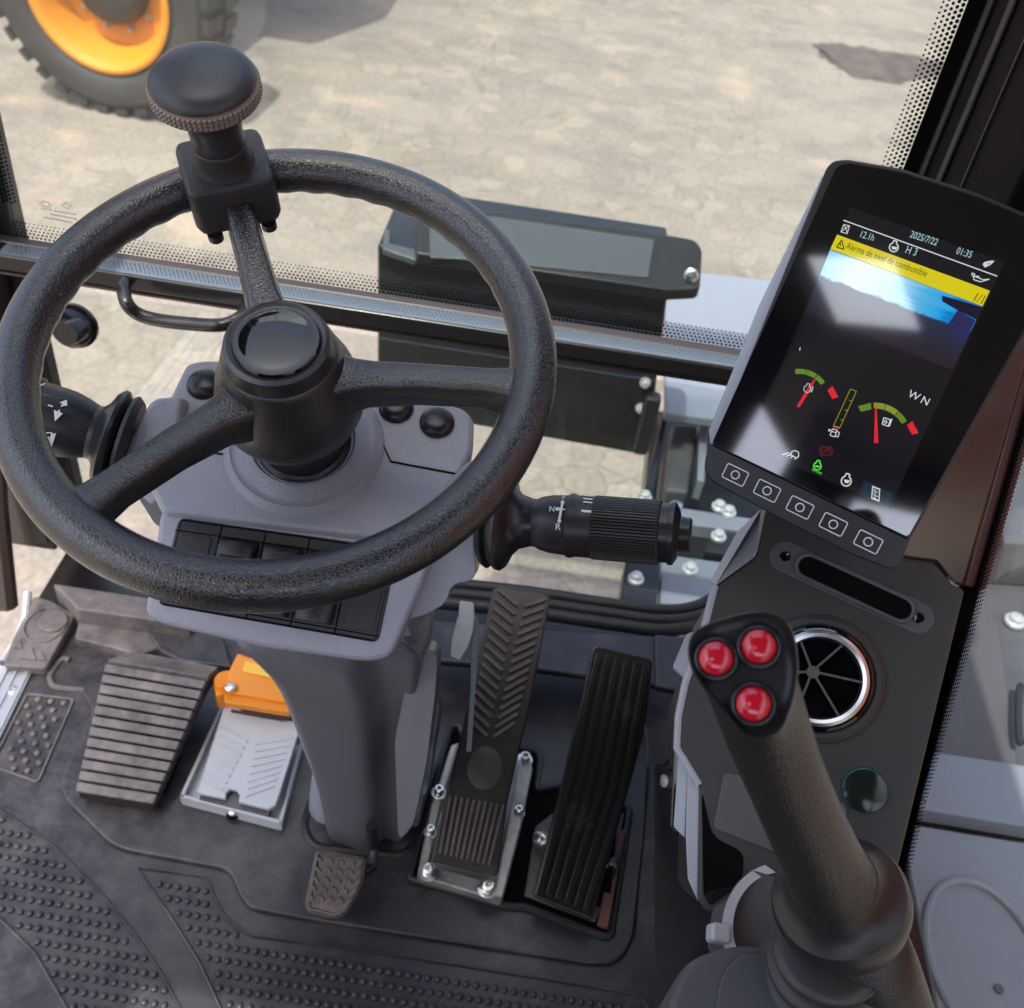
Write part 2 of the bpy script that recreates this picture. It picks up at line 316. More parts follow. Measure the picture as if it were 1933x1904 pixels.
def text(s, O, ux, n, size, m, parent, name='lettering', align='CENTER', th=.0001):
    cu = bpy.data.curves.new('t', 'FONT'); cu.body = s; cu.size = size; cu.align_x = align; cu.align_y = 'CENTER'
    o = bpy.data.objects.new('t', cu); COL.objects.link(o)
    me = bpy.data.meshes.new_from_object(o.evaluated_get(bpy.context.evaluated_depsgraph_get()))
    bpy.data.objects.remove(o); bpy.data.curves.remove(cu)
    n = n.normalized(); ux = (ux-n*ux.dot(n)).normalized(); uy = n.cross(ux)
    T = Matrix.Translation(V(O)+n*th) @ Matrix((ux, uy, n)).transposed().to_4x4()
    me.transform(T); me.materials.clear(); me.materials.append(m)
    q = bpy.data.objects.new(name, me); COL.objects.link(q); attach(q, parent); return q
def ringpts(c, a, b, r1, n=24, r2=None): return [c+a*(r1*math.cos(2*math.pi*k/n))+b*((r2 or r1)*math.sin(2*math.pi*k/n)) for k in range(n)]
Z = V((0, 0, 1)); X = V((1, 0, 0)); Y = V((0, 1, 0))

# ================================================================== ground outside
g = MB().face([(-80, -60, -1.25), (80, -60, -1.25), (80, 160, -1.25), (-80, 160, -1.25)]).build('ground', M['ground'], smooth=False); g['kind'] = 'structure'
st = [(1535, 80), (1600, 84), (1700, 100), (1800, 122), (1760, 150), (1690, 156), (1630, 150), (1600, 135), (1555, 112)]
sp_ = [onz(x, y, -1.246) for x, y in st]; sp2 = []
for a, b in zip(sp_, sp_[1:]+sp_[:1]):
    for q in range(10):
        p = a+(b-a)*(q/10); sp2.append(p+V((random.uniform(-.04, .04), random.uniform(-.05, .05), 0)))
s_ = MB().face(rnd(sp2, .08, 3)).build('oil_stain', M['stain'], smooth=False); s_['kind'] = 'structure'

# ================================================================== cab frame
cab = thing('cab_frame', 'black gloss cab frame with pillars, sill rail and roof round the driving position', 'cab frame', (-.15, 1.0, 0))
YS = 1.02
# sill rail: gloss box, lower edge bar and sky-tinted bevel carrying the glass
def sx(x, y, Yv=YS): return ony(x, y, Yv)
def rail(z0, z1, y0, y1, x0=-.64, x1=.36): return MB().box(((x0+x1)/2, (y0+y1)/2, (z0+z1)/2), X, Y, Z, x1-x0, y1-y0, z1-z0)
def sz(y, Yv): return ony(684, y, Yv).z
rail(sz(617, .990), sz(588, .990), .990, 1.03).build('sill_rail', M['frame'], cab, bevel=.003)
rail(sz(624, .996), sz(619, .996), .996, 1.012).build('lower_rail_lip', M['brown'], cab, bevel=.001)
M['glossbar'] = mat('sky_tinted_gloss_bar', (.125, .15, .185), .26)  # blue-grey base puts the sky's reflection on the bar into the colour
FZ0 = sz(588, .990)+.0012; FZ1 = FZ0+.0005; FY0 = .9915; FY1 = 1.0155
mb = MB(); mb.prism([V((-.62, FY0, FZ0)), V((.36, FY0, FZ0)), V((.36, FY1, FZ1)), V((-.62, FY1, FZ1))], (0, .0, -.0008)); fl = sub_parent(mb.build('glazing_flange', M['glossbar'], cab))
rail(FZ0-.001, FZ0+.0016, FY1+.0005, 1.030).build('glass_seal', M['brown'], cab, bevel=.0015)
# left A pillar
def pillar(name, m, x0, x1, y0, y1, z0, z1, bev=.006): return MB().box(((x0+x1)/2, (y0+y1)/2, (z0+z1)/2), X, Y, Z, x1-x0, y1-y0, z1-z0).build(name, m, cab, bevel=bev)
pillar('front_pillar', M['brown'], -.73, -.642, .99, 1.07, .0, 1.6)
pillar('pillar_seal', M['rubber'], -.640, -.618, 1.035, 1.06, .03, 1.58, .003)
pillar('pillar_seal', M['rubber'], -.66, -.6415, .975, .9885, .03, .42, .003)
# diagonal lower brace of the door post
MB().tube([(-.70, .93, -.06), (-.685, .95, .12), (-.66, 1.0, .40)], .016, 10).build('door_post', M['brown'], cab)
# right A pillar with seal lines
pillar('front_pillar', M['pilb'], .352, .47, .80, 1.075, .30, 1.6)
for k, xx in enumerate((.346, .3445)):
    pillar('pillar_seal', M['rubber'], .348, .3515, 1.00-.05*k, 1.012-.05*k, .50, 1.58, .0015)
pillar('pillar_seal', M['rubber'], .3497, .3515, .90, .903, .62, 1.58, .0006)
# right side: glossy pillar cover behind the monitor
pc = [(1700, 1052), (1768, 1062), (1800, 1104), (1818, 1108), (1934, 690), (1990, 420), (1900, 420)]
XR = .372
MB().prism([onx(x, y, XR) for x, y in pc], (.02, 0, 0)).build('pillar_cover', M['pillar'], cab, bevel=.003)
# unseen roof and rear posts; left eave widened to keep sun off the floor
HX0, HX1, HY0, HY1 = -.60, -.37, -.50, -.235
def roofp(x0, x1, y0, y1): MB().box(((x0+x1)/2, (y0+y1)/2, 1.63), X, Y, Z, x1-x0, y1-y0, .05).build('roof', M['head'], cab)
roofp(-.90, HX0, -1.03, .47); roofp(HX1, .46, -1.03, .47); roofp(HX0, HX1, -1.03, HY0); roofp(HX0, HX1, HY1, .47)
MB().box(((HX0+HX1)/2, (HY0+HY1)/2, 1.648), X, Y, Z, HX1-HX0, HY1-HY0, .005).build('glare_hatch', M['glass'], cab)  # unseen, added where its reflection puts glare on the monitor
MB().box((-.70, -.66, .57), X, Y, Z, .03, .70, 1.14).build('side_panel', M['frame'], cab)
MB().box((-.70, -.89, 1.37), X, Y, Z, .03, .24, .46).build('side_panel', M['frame'], cab); MB().box((-.70, -.4175, 1.37), X, Y, Z, .03, .215, .46).build('side_panel', M['frame'], cab)  # unseen panels; the opening between them is shaped for glare on the monitor
MB().box((-.15, -1.0, .86), X, Y, Z, 1.0, .04, .30).build('rear_panel', M['frame'], cab); MB().box((-.15, -1.0, 1.55), X, Y, Z, 1.0, .04, .10).build('rear_panel', M['frame'], cab)  # unseen rear wall, closed for contrast with an opening left for fill light
MB().box((-.795, .85, 1.63), X, Y, Z, .21, .76, .07).build('roof_rail', M['frame'], cab, bevel=.01); MB().box((.315, .85, 1.63), X, Y, Z, .33, .76, .07).build('roof_rail', M['frame'], cab, bevel=.01)  # unseen side rails, widened to shade the floor edge and right pillar
MB().box((-.16, 1.255, 1.63), X, Y, Z, 1.28, .05, .07).build('roof_rail', M['frame'], cab, bevel=.01)
MB().box((-.27, .85, 1.63), X, Y, Z, .82, .76, .006).build('roof_glass', M['glass'], cab)
for px_, py_ in ((-.69, -.98), (.40, -.98)):
    MB().box((px_, py_, .8), X, Y, Z, .09, .09, 1.59).build('rear_pillar', M['frame'], cab, bevel=.01)
MB().box((-.15, -1.0, .35), X, Y, Z, 1.0, .04, .7).build('rear_panel', M['frame'], cab, bevel=.01)
MB().box((.43, -.05, .05), X, Y, Z, .06, 1.8, .30).build('right_sill', M['frame'], cab, bevel=.01)
MB().box((-.12, .03, -.075), X, Y, Z, 1.04, 2.0, .12).build('floor_pan', M['frame'], cab, bevel=.005)
# grab handle under the sill
hp = [(236, 533), (232, 552), (240, 574), (262, 594), (300, 605), (360, 612), (420, 614), (450, 608), (462, 596)]
pts = [V(ony(x, y, .955)) for x, y in hp]; pts[0] = ony(238, 530, .992); pts[1] = ony(233, 546, .972); pts[-1] = ony(464, 578, .992); pts[-2] = ony(456, 598, .972)
def smoothp(p, n=6):
    out = []
    for i in range(len(p)-1):
        a, b, c, d = p[max(i-1, 0)], p[i], p[i+1], p[min(i+2, len(p)-1)]
        for q in range(n):
            t = q/n; out.append(.5*((2*b)+(c-a)*t+(2*a-5*b+4*c-d)*t*t+(3*b-a-3*c+d)*t**3))
    return out+[p[-1]]
hd = MB().tube(smoothp(pts), .0077, 14).build('grab_handle', M['frame']); tag(hd, 'black tubular grab handle bent below the windscreen sill', 'grab handle')

# ------------------------------------------------------------------ windscreen with frit dots
YG = 1.032
ws = thing('windscreen', 'large front windscreen with a black dotted border above the sill rail', 'window', (-.15, YG, .49))
ZG = FZ0+.001
MB().prism([V((-.64, YG, ZG)), V((.35, YG, ZG)), V((.35, YG, 1.6)), V((-.64, YG, 1.6))], (0, .006, 0)).build('pane', M['glass'], ws, smooth=False)
def dots(rows, name, parent, m):
    mb = MB()
    for c, a, b, r in rows: mb.face(ringpts(c, a, b, r, 8))
    return mb.build(name, m, parent, smooth=False)
rows = []
for j in range(5):
    for i in range(200):
        x = -.616+.0049*i+(.00245 if j % 2 else 0); 
        if x < .325: rows.append((V((x, YG-.002, FZ0+.0035+.0043*j)), X, Z, .0017-.00018*j))
for i in range(230):
    for j in range(5):
        z = .53+.0047*i+(.00235 if j % 2 else 0)
        rows.append((V((.335-.0046*j, YG-.002, z)), X, Z, .0020-.00022*j))
        if i < 60 and j < 4: rows.append((V((-.622+.0046*j, YG-.002, z)), X, Z, .0022-.00026*j))
dots(rows, 'frit_dots', ws, M['dark'])
MB().prism([V((.338, YG-.001, ZG)), V((.352, YG-.001, ZG)), V((.352, YG-.001, 1.6)), V((.338, YG-.001, 1.6))], (0, -.002, 0)).build('frit_border', M['dark'], ws)
# etched approval marks (illegible in the photo: outlines and strokes only)
mb = MB()
M['etch'] = mat('etched_glass_mark', (.16, .14, .12), .7)
gp = lambda x, y: ony(x, y, YG-.003)
for cx, cy, rx in ((86, 386, 10), (86, 386, 7)): 
    c = gp(cx, cy); s_x = rx*.00068; mb.tube(ringpts(c, X, Z, s_x, 20, s_x*.55), .00025, 4, closed=True)
for s in (10, 7):
    c = gp(126, 389); k = s*.00068; mb.tube([c-X*k, c+Z*k*.6, c+X*k, c-Z*k*.6], .00025, 4, closed=True)
for (x0, y0, x1, y1) in ((80, 394, 99, 397), (104, 399, 146, 406), (97, 405, 149, 415), (84, 411, 139, 421)):
    n = int((x1-x0)/3.2)
    for k in range(n):
        a = gp(x0+(x1-x0)*k/n, y0+(y1-y0)*k/n); mb.box(a, X, Y, Z, .0011, .0003, .0019-.0007*(k % 2))
mb.build('glass_marking', M['etch'], ws, smooth=False)

# lower front glass
lw = thing('lower_front_window', 'lower front glass between the sill rail and the floor edge', 'window', (-.15, 1.05, .06))
MB().prism([V((-.62, 1.05, .045)), V((.36, 1.05, .045)), V((.36, 1.05, .41)), V((-.62, 1.05, .41))], (0, .005, 0)).build('pane', M['glass'], lw, smooth=False)
rows = []
def fl_pt(x, t): return V((x, FY0+(FY1-FY0)*t, FZ0+(FZ1-FZ0)*t+.0006))
fu = V((0, 1, .02)).normalized()
for j in range(4):
    for i in range(195):
        x = -.61+.0049*i+(.00245 if j % 2 else 0)
        if x < .34: rows.append((fl_pt(x, .30+.18*j), X, fu, .0010+.00012*j))
M['frit2'] = mat('grey_frit_dots', (.03, .034, .042), .4)
dots(rows, 'frit_dots', fl, M['frit2'])
# glass latch knob on the lower window
lk = thing('window_latch', 'round black latch knob fixed to the lower front glass', 'latch', ony(146, 610, 1.045))
c = ony(146, 611, 1.045)
MB().lathe(c, -Y+V((0, 0, .15)), [(.026, 0), (.029, .004), (.029, .010), (.025, .014), (.024, .022), (.018, .029), (.0, .032)], 40).build('knob_body', M['frame'], lk)
MB().lathe(ony(131, 630, 1.00), V((-.1, -1, .25)), [(.014, -.02), (.014, .0), (.0125, .004), (0, .005)], 28).build('knob_pin', M['frame'], lk)

# ------------------------------------------------------------------ right side window
XW = .384
rw = thing('right_window', 'right side glass with black dotted border beside the console', 'window', (XW, .3, .3))
MB().prism([V((XW, -.9, .2)), V((XW, .36, .2)), onx(1695, 1640, XW), onx(1806, 1114, XW), onx(1915, 755, XW), V((XW, .80, 1.0)), V((XW, .80, 1.6)), V((XW, -.9, 1.6))], (.005, 0, 0)).build('pane', M['glass'], rw, smooth=False)
bl = [(1640, 1780), (1695, 1560), (1707, 1504), (1812, 1114), (1919, 755), (1990, 480)]
br_ = [(1700, 1680), (1740, 1504), (1849, 1114), (1929, 834), (2040, 480)]
MB().prism([onx(x, y, XW-.001) for x, y in bl]+[onx(x, y, XW-.001) for x, y in reversed(br_)], (-.002, 0, 0)).build('frit_border', M['dark'], rw, smooth=False)
rows = []
P0, P1 = onx(1680, 1680, XW-.003), onx(1718, 1504, XW-.003)
path = [onx(x, y, XW-.003) for x, y in br_]
acc = 0; step = .0036
dd = []
for i in range(len(path)-1):
    a, b = path[i], path[i+1]; L = (b-a).length; t = 0
    while t < L:
        u = (b-a).normalized(); q = a+u*t; inn = V((0, u.z, -u.y)); inn = inn if inn.y < 0 else -inn
        for j in range(4): dd.append((q+inn*(.0008+.0030*j)+u*(.0018 if j % 2 else 0), u, inn, .0017-.00024*j))
        t += step
dots(dd, 'frit_dots', rw, M['dark'])
mb = MB(); O = onx(1740, 1868, XW-.004); 
mb.tube(ringpts(O+V((0, 0, .0)), Y, Z, .0035, 24, .0065), .0003, 4, closed=True); mb.tube(ringpts(O+V((0, 0, .002)), Y, Z, .0018, 14), .0003, 4, closed=True); mb.tube(ringpts(O-V((0, 0, .002)), Y, Z, .0018, 14), .0003, 4, closed=True)
for k in range(16):
    c = onx(1728+k*1.4, 1862+k*5.0, XW-.004); mb.box(c, Y, Z, X, .0016, .0011, .0003)
    c = onx(1721+k*1.6, 1872+k*5.4, XW-.004)
    if k % 3: mb.box(c, Y, Z, X, .0018, .0011, .0003)
M['inkblk'] = mat('black_glass_print', (.02, .02, .03), .5)
mb.build('glass_marking', M['inkblk'], rw, smooth=False)
# ================================================================== steering wheel
WC = V((-.177, .5856, .6992)); WN = V((-.0314, -.3259, .9449)).normalized()
E1 = Y.cross(WN).normalized(); E2 = WN.cross(E1); RW = .178
sw = thing('steering_wheel', 'large black grained steering wheel with three spokes and a spinner knob', 'steering wheel', WC)
mb = MB(); rings = []
NT = 288
for i in range(NT+1):
    th = 2*math.pi*i/NT; er = E1*math.cos(th)+E2*math.sin(th); ring = []
    for k in range(28):
        ph = 2*math.pi*k/28; r = .0168
        # finger grips on the inner underside
        under = max(0, math.cos(ph-rad(232)))**3
        r -= .0012*under*(.5+.5*math.cos(th*44))
        ring.append(WC+er*(RW+r*math.cos(ph))+WN*(r*math.sin(ph)))
    rings.append(ring)
mb.loft(rings, True, False).build('rim', M['rim'], sw)
def onw(x, y, t=0): return onp(x, y, WC+WN*t, WN)
def wang(x, y): p = onw(x, y)-WC; return math.atan2(p.dot(E2), p.dot(E1))
def spoke(x, y, name='spoke'):
    a = wang(x, y); er = E1*math.cos(a)+E2*math.sin(a); et = WN.cross(er); rings = []
    for (r, wd, h, t) in ((.022, .054, .040, -.030), (.038, .046, .037, -.029), (.050, .036, .032, -.025), (.064, .029, .027, -.019), (.10, .0255, .0235, -.010), (.145, .0245, .022, -.003), (.158, .028, .023, -.002), (.168, .036, .024, -.001)):
        ring = []
        for (u, v) in ((-.30, .5), (.30, .5), (.38, .44), (.42, .30), (.5, -.36), (.42, -.5), (-.42, -.5), (-.5, -.36), (-.42, .30), (-.38, .44)):
            ring.append(WC+er*r+et*(u*wd)+WN*(t+v*h))
        rings.append(ring)
    return MB().loft(rings).build(name, M['rim'], sw, ang=50)
for p in ((445, 372), (990, 738), (130, 985)): spoke(*p)
MB().lathe(WC, WN, [(.029, .012), (.034, .0145), (.0368, .0125), (.0385, .007), (.0392, .001), (.0412, -.001), (.0425, -.006), (.0450, -.013), (.0500, -.026), (.0545, -.044), (.0545, -.058), (.050, -.069), (.041, -.075), (.033, -.077)], 64).build('hub', M['hub'], sw)
MB().lathe(WC, WN, [(.0300, .0118), (.0305, .0138), (.0295, .0152), (.0283, .0150), (.024, .0158), (.014, .0165), (0, .0168)], 64).build('hub_cap', M['gloss'], sw)
# spinner knob clamped on the rim at the upper spoke
a = wang(437, 360); er = E1*math.cos(a)+E2*math.sin(a); et = WN.cross(er)
KC = WC+er*(RW-.007)
mb = MB(); q = [(-.5, -.5), (.5, -.5), (.5, .5), (-.5, .5)]
BW, BH = .066, .062
top = rnd([KC+et*(u*BW*.94)+er*(v*BH*.94)+WN*.0235 for u, v in q], .007); mid = rnd([KC+et*(u*BW)+er*(v*BH)+WN*.018 for u, v in q], .009)
bot = rnd([KC+et*(u*BW)+er*(v*BH)+WN*-.012 for u, v in q], .009); bo2 = rnd([KC+et*(u*BW*.92)+er*(v*BH*.92)+WN*-.020 for u, v in q], .008)
clamp = sub_parent(mb.loft([bo2, bot, mid, top]).build('spinner_clamp', M['clamp'], sw, bevel=.0025, seg=3))
for s in (-1, 1):
    MB().lathe(KC+et*(s*.021)-er*.026+WN*-.021, -WN, [(.006, 0), (.006, .006), (.004, .008), (0, .008)], 20).build('clamp_screw', M['blk'], clamp)
SB = KC+WN*.023-er*.002
MB().lathe(SB, WN, [(.0245, -.002), (.0215, .003), (.0206, .010), (.0203, .019), (.0195, .020)], 48).build('spinner_collar', M['clamp'], sw)
kn = sub_parent(MB().lathe(SB, WN, [(.0190, .0195), (.0198, .021), (.0193, .028), (.0196, .036), (.0215, .045), (.0262, .053), (.0330, .0590), (.0368, .0615), (.0374, .0730), (.0368, .0752), (.0340, .0790), (.0285, .0820), (.020, .0842), (.010, .0854), (0, .0857)], 64).build('spinner_knob', M['knob'], sw))
mb = MB(); a_, b_, c_ = basis(WN); NK = 66; prof = []
hs = [.0618, .0628, .0642, .0652, .0662, .0676, .0686, .0696, .0708, .0718, .0728, .0735]
lv = [0, 1, 1, 0, 1, 1, 0, 1, 1, 0, 0, 0]
rings = []
for h, l in zip(hs, lv):
    rings.append([SB+c_*h+(a_*math.cos(t)+b_*math.sin(t))*((.0378 if h < .072 else .0374)+(.0013 if (l and k % 4 in (1, 2, 3)) else 0)) for k, t in enumerate([2*math.pi*k/(NK*4) for k in range(NK*4)])])
mb.loft(rings).build('knurled_ring', M['knurl'], kn, smooth=False)

# ================================================================== steering column console
OC = WC-WN*.113
sc = thing('steering_column', 'blue grey steering column console with switch panel and tapering post', 'steering column', onz(680, 1560))
def onc(x, y, t=0): return onp(x, y, OC+WN*t, WN)
# top housing
hout = [onc(x, y) for x, y in ((350, 684), (378, 678), (420, 678), (896, 772), (893, 852), (872, 893), (852, 1000), (806, 1028), (304, 966), (258, 872))]
hb = rnd(hout, [.012, .01, .012, .016, .01, .012, .015, .015, .006, .015])
MB().loft([[p-WN*.05-(p-OC)*.02 for p in hb], [p-WN*.006 for p in hb], [p+(OC-p)*.02 for p in hb]]).build('upper_housing', M['grey'], sc, bevel=.003, seg=3)
# parting lines and round boss below the wheel
gm = MB()
for l in (((262, 850), (330, 845), (420, 858)), ((655, 828), (722, 838), (738, 872), (872, 897))):
    gm.tube([onc(x, y, .0006) for x, y in l], .0008, 6)
gm.build('parting_line', M['dark'], sc)
BC = onc(575, 842)
MB().lathe(BC, WN, [(.067, -.004), (.0630, .0006), (.0600, .0040), (.0580, .0048), (.0562, .0040), (.052, .0046), (.046, .0078), (.041, .0086), (.039, .006)], 64).build('column_boss', M['grey'], sc)
MB().lathe(BC, WN, [(.0385, .004), (.037, .007), (.0335, .009), (.033, .04), (.0325, .062)], 48).build('column_collar', M['blk2'], sc)
for (x, y) in ((386, 728), (825, 800), (748, 772)):
    MB().lathe(onc(x, y), WN, [(.0142, 0), (.0142, .0025), (.0135, .004), (.0115, .0062), (.007, .0078), (0, .0083)], 40).build('round_plug', M['blk2'], sc)
# switch panel, facing the driver
tp = rad(47); NP = V((-.02, -math.sin(tp), math.cos(tp))).normalized()
PP = onc(570, 1000, -.006)
def ons(x, y, t=0): return onp(x, y, PP+NP*t, NP)
fo = [ons(x, y) for x, y in ((301, 958), (822, 1026), (800, 1100), (738, 1245), (690, 1252), (480, 1222), (300, 1180), (270, 1160), (284, 1080))]
fb = rnd(fo, [.010, .014, .01, .022, .02, .02, .02, .02, .01])
MB().loft([[p-NP*.075-(p-PP)*.12 for p in fb], [p-NP*.022 for p in fb], [p-NP*.006 for p in fb], [p+(PP-p)*.015 for p in fb]]).build('switch_housing', M['grey'], sc, bevel=.004, seg=3)
def qd(s, t, h=0):
    a, b, c, d = (338, 978), (752, 1036), (714, 1214), (298, 1142)
    x = (a[0]*(1-s)+b[0]*s)*(1-t)+(d[0]*(1-s)+c[0]*s)*t; y = (a[1]*(1-s)+b[1]*s)*(1-t)+(d[1]*(1-s)+c[1]*s)*t
    return ons(x, y)+NP*h
sp = sub_parent(MB().prism(rnd([qd(0, 0, .0012), qd(1, 0, .0012), qd(1, 1, .0012), qd(0, 1, .0012)], .006), NP*-.02).build('switch_panel', M['blk2'], sc, bevel=.001))
gm = MB()
for k in range(1, 5): gm.tube([qd(k/5, .01, .0013), qd(k/5, .99, .0013)], .0006, 6)
gm.tube([qd(.0, .14, .0013), qd(1, .14, .0013)], .0005, 6); gm.tube([qd(.0, .93, .0013), qd(1, .93, .0013)], .0005, 6)
gm.tube([qd(.015, .02, .0014), qd(.985, .02, .0014), qd(.985, .98, .0014), qd(.015, .98, .0014)], .0006, 6, closed=True)
gm.build('panel_groove', M['dark'], sp)
def rocker(k, name):
    s0, s1 = k/5+.012, (k+1)/5-.014; rings = []
    for t, h in ((.15, .0), (.17, .0105), (.24, .0130), (.36, .0120), (.50, .0085), (.66, .0100), (.80, .0125), (.87, .0120), (.90, .0)):
        rings.append([qd(s0+(s1-s0)*u, t, h*hh+.001) for u, hh in ((0, 0), (.03, .75), (.10, 1), (.5, 1.06), (.90, 1), (.97, .75), (1, 0))])
    o = MB().loft(rings, False, False); return sub_parent(o.build(name, M['blk'], sp, ang=60))
for k in (1, 2, 3):
    r_ = rocker(k, 'rocker_switch')
    if k == 1:
        MB().tube([qd(.245, .36, .0135), qd(.345, .36, .0135)], .0030, 12).build('rocker_grip', M['blk'], sp)
for k in (0, 4):
    s0, s1 = k/5+.03, (k+1)/5-.03
    MB().prism([qd(s0, .17, .0022), qd(s1, .17, .0022), qd(s1, .90, .0022), qd(s0, .90, .0022)], NP*-.002).build('blank_cover', M['blk2'], sp, bevel=.0006)
# side housing that carries the right stalk
sh = [pd(x, y, .80) for x, y in ((850, 905), (893, 860), (905, 930), (893, 1010), (900, 1095), (852, 1104), (842, 1140), (790, 1168), (735, 1165), (745, 1020))]
MB().prism(rnd(sh, .012), CF*.09).build('stalk_housing', M['grey'], sc, bevel=.006, seg=3)
sh = [pd(x, y, .81) for x, y in ((285, 752), (345, 748), (330, 900), (290, 960), (222, 900), (240, 830))]
MB().prism(rnd(sh, .008), CF*.09).build('stalk_housing', M['grey'], sc, bevel=.005, seg=3)
sh = [pd(x, y, .83) for x, y in ((255, 930), (330, 960), (330, 1010), (292, 990))]
MB().prism(rnd(sh, .004), CF*.06).build('under_bracket', M['grey2'], sc, bevel=.003)
# post
def psec(y, xl, xr, Yf, dep, rr):
    a, b = ony(xl, y, Yf), ony(xr, y, Yf); z = (a.z+b.z)/2; a.z = b.z = z
    pts = [a, b, b+V((0, dep, 0)), a+V((0, dep, 0))]
    w_ = (b-a).length
    # front face with two creases
    fr = [a, a+(b-a)*.10+V((0, -.012, 0)), a+(b-a)*.42+V((0, -.018, 0)), a+(b-a)*.66+V((0, -.020, 0)), a+(b-a)*.74+V((0, .004, 0)), a+(b-a)*.90+V((0, .002, 0)), b, b+V((.004, dep*.5, 0)), b+V((0, dep, 0)), a+V((0, dep, 0))]
    return rnd(fr, rr*.5, 3)
secs = [psec(1190, 395, 800, .600, .13, .02), psec(1240, 440, 792, .600, .13, .02), psec(1290, 512, 786, .603, .13, .02), psec(1350, 540, 780, .606, .13, .02), psec(1420, 566, 774, .608, .13, .02), psec(1500, 600, 768, .611, .13, .02), psec(1560, 612, 764, .613, .13, .02), psec(1602, 614, 760, .615, .13, .02)]
MB().loft(secs).build('post', M['grey2'], sc, ang=60, sub=1)
# lighter inner cover beside/behind the post
secs = [psec(1445, 592, 800, .640, .10, .015), psec(1520, 583, 795, .640, .10, .015), psec(1575, 580, 790, .640, .10, .015)]
MB().loft(secs).build('post_cover', M['grey'], sc, ang=60)
cv = [pd(x, y, .99) for x, y in ((772, 1262), (788, 1228), (812, 1224), (826, 1242), (822, 1310), (806, 1440), (780, 1560), (752, 1590), (745, 1400))]
MB().prism(rnd(cv, .01), CF*.06).build('post_side_cover', M['grey2'], sc, bevel=.008, seg=3)
gs = rnd([onz(x, y, .004) for x, y in ((572, 1560), (590, 1600), (760, 1618), (785, 1590), (830, 1330), (800, 1300), (620, 1430))], .02)
MB().tube(gs, .006, 8, closed=True).build('post_gasket', M['rubber'], sc)

# ------------------------------------------------------------------ stalks
def lpt(a, b, t): return a+(b-a)*t
st = thing('control_stalk', 'right hand gear stalk with ribbed twist grip marked F, N and R', 'control stalk', pd(905, 1000, .81))
A0 = pd(915, 980, .805); A1 = pd(1286, 1009, .77); AX = (A1-A0).normalized(); LA = (A1-A0).length
def at(t): return A0+AX*(LA*t)
kpx = .79/FD
fl_ = [(.020, .0), (.030, .004), (.036, .010), (.0345, .014), (.030, .012), (.028, .018)]
MB().lathe(at(-.02), AX, [(.012, 0), (.036, .004), (.0385, .008), (.036, .010), (.022, .012)], 48).build('stalk_bellows', M['rubber'], st)
MB().lathe(at(.05), AX, [(.014, .0), (.033, .0), (.0385, .006), (.039, .009), (.0365, .012), (.028, .015), (.0215, .021), (.0188, .030), (.0182, .036)], 56, mod=lambda t, r, h: 1+.09*math.cos(2*(t))*(1 if r > .03 else 0)).build('stalk_collar', M['blk2'], st)
MB().lathe(at(.235), AX, [(.0165, 0), (.0175, .003), (.0208, .010), (.0225, .018), (.0232, .030)], 56).build('stalk_body', M['blk'], st)
MB().lathe(at(.43), AX, [(.0232, 0), (.0248, .002), (.0248, .005), (.0238, .007), (.0238, .0215)], 64).build('stalk_ring', M['blk'], st)
NRB = 64
MB().lathe(at(.565), AX, [(.0232, 0), (.0240, .0008), (.0240, .0500), (.0232, .0512)], NRB*4, mod=lambda t, r, h: 1+(.028 if math.cos(t*NRB) > -.2 else -.012)*(1 if .0005 < h < .051 else 0)).build('twist_grip', M['blk'], st, ang=25)
MB().lathe(at(.885), AX, [(.0225, 0), (.0225, .0085), (.0240, .009), (.0240, .0125), (.019, .0155), (.0135, .0168), (.0128, .0240), (.0115, .0250), (0, .0252)], 56).build('stalk_end_cap', M['blk2'], st)
def wrap(axis_o, ax, r, x, y):
    """first hit of the view ray through a pixel with the cylinder"""
    d = ray(x, y); o = CP-axis_o; d1 = d-ax*d.dot(ax); o1 = o-ax*o.dot(ax)
    A = d1.dot(d1); B = 2*d1.dot(o1); C_ = o1.dot(o1)-r*r; D = B*B-4*A*C_
    t = (-B-math.sqrt(max(D, 0)))/(2*A); p = CP+d*t; nn = p-axis_o; nn = (nn-ax*nn.dot(ax)).normalized(); return p, nn
def cyltext(s, x, y, size, r, O, ax, m, parent, ux=None, name='lettering'):
    p, n = wrap(O, ax, r, x, y); return text(s, p, ux or ax, n, size, m, parent, name, th=.0004)
def wraptext(s, cx, cy, h, ang, O, ax, r, m, parent, wsc=1):
    o = text(s, (0, 0, 0), X, Z, 1, m, parent, 'lettering'); vs = o.data.vertices; x0 = (max(v.co.x for v in vs)+min(v.co.x for v in vs))/2; y0 = (max(v.co.y for v in vs)+min(v.co.y for v in vs))/2; k = h/(max(v.co.y for v in vs)-min(v.co.y for v in vs))
    for v in vs:
        x, y = (v.co.x-x0)*k*wsc, (v.co.y-y0)*k; p, n = wrap(O, ax, r, cx+x*math.cos(ang)+y*math.sin(ang), cy+x*math.sin(ang)-y*math.cos(ang)); v.co = p+n*.0003
    return o
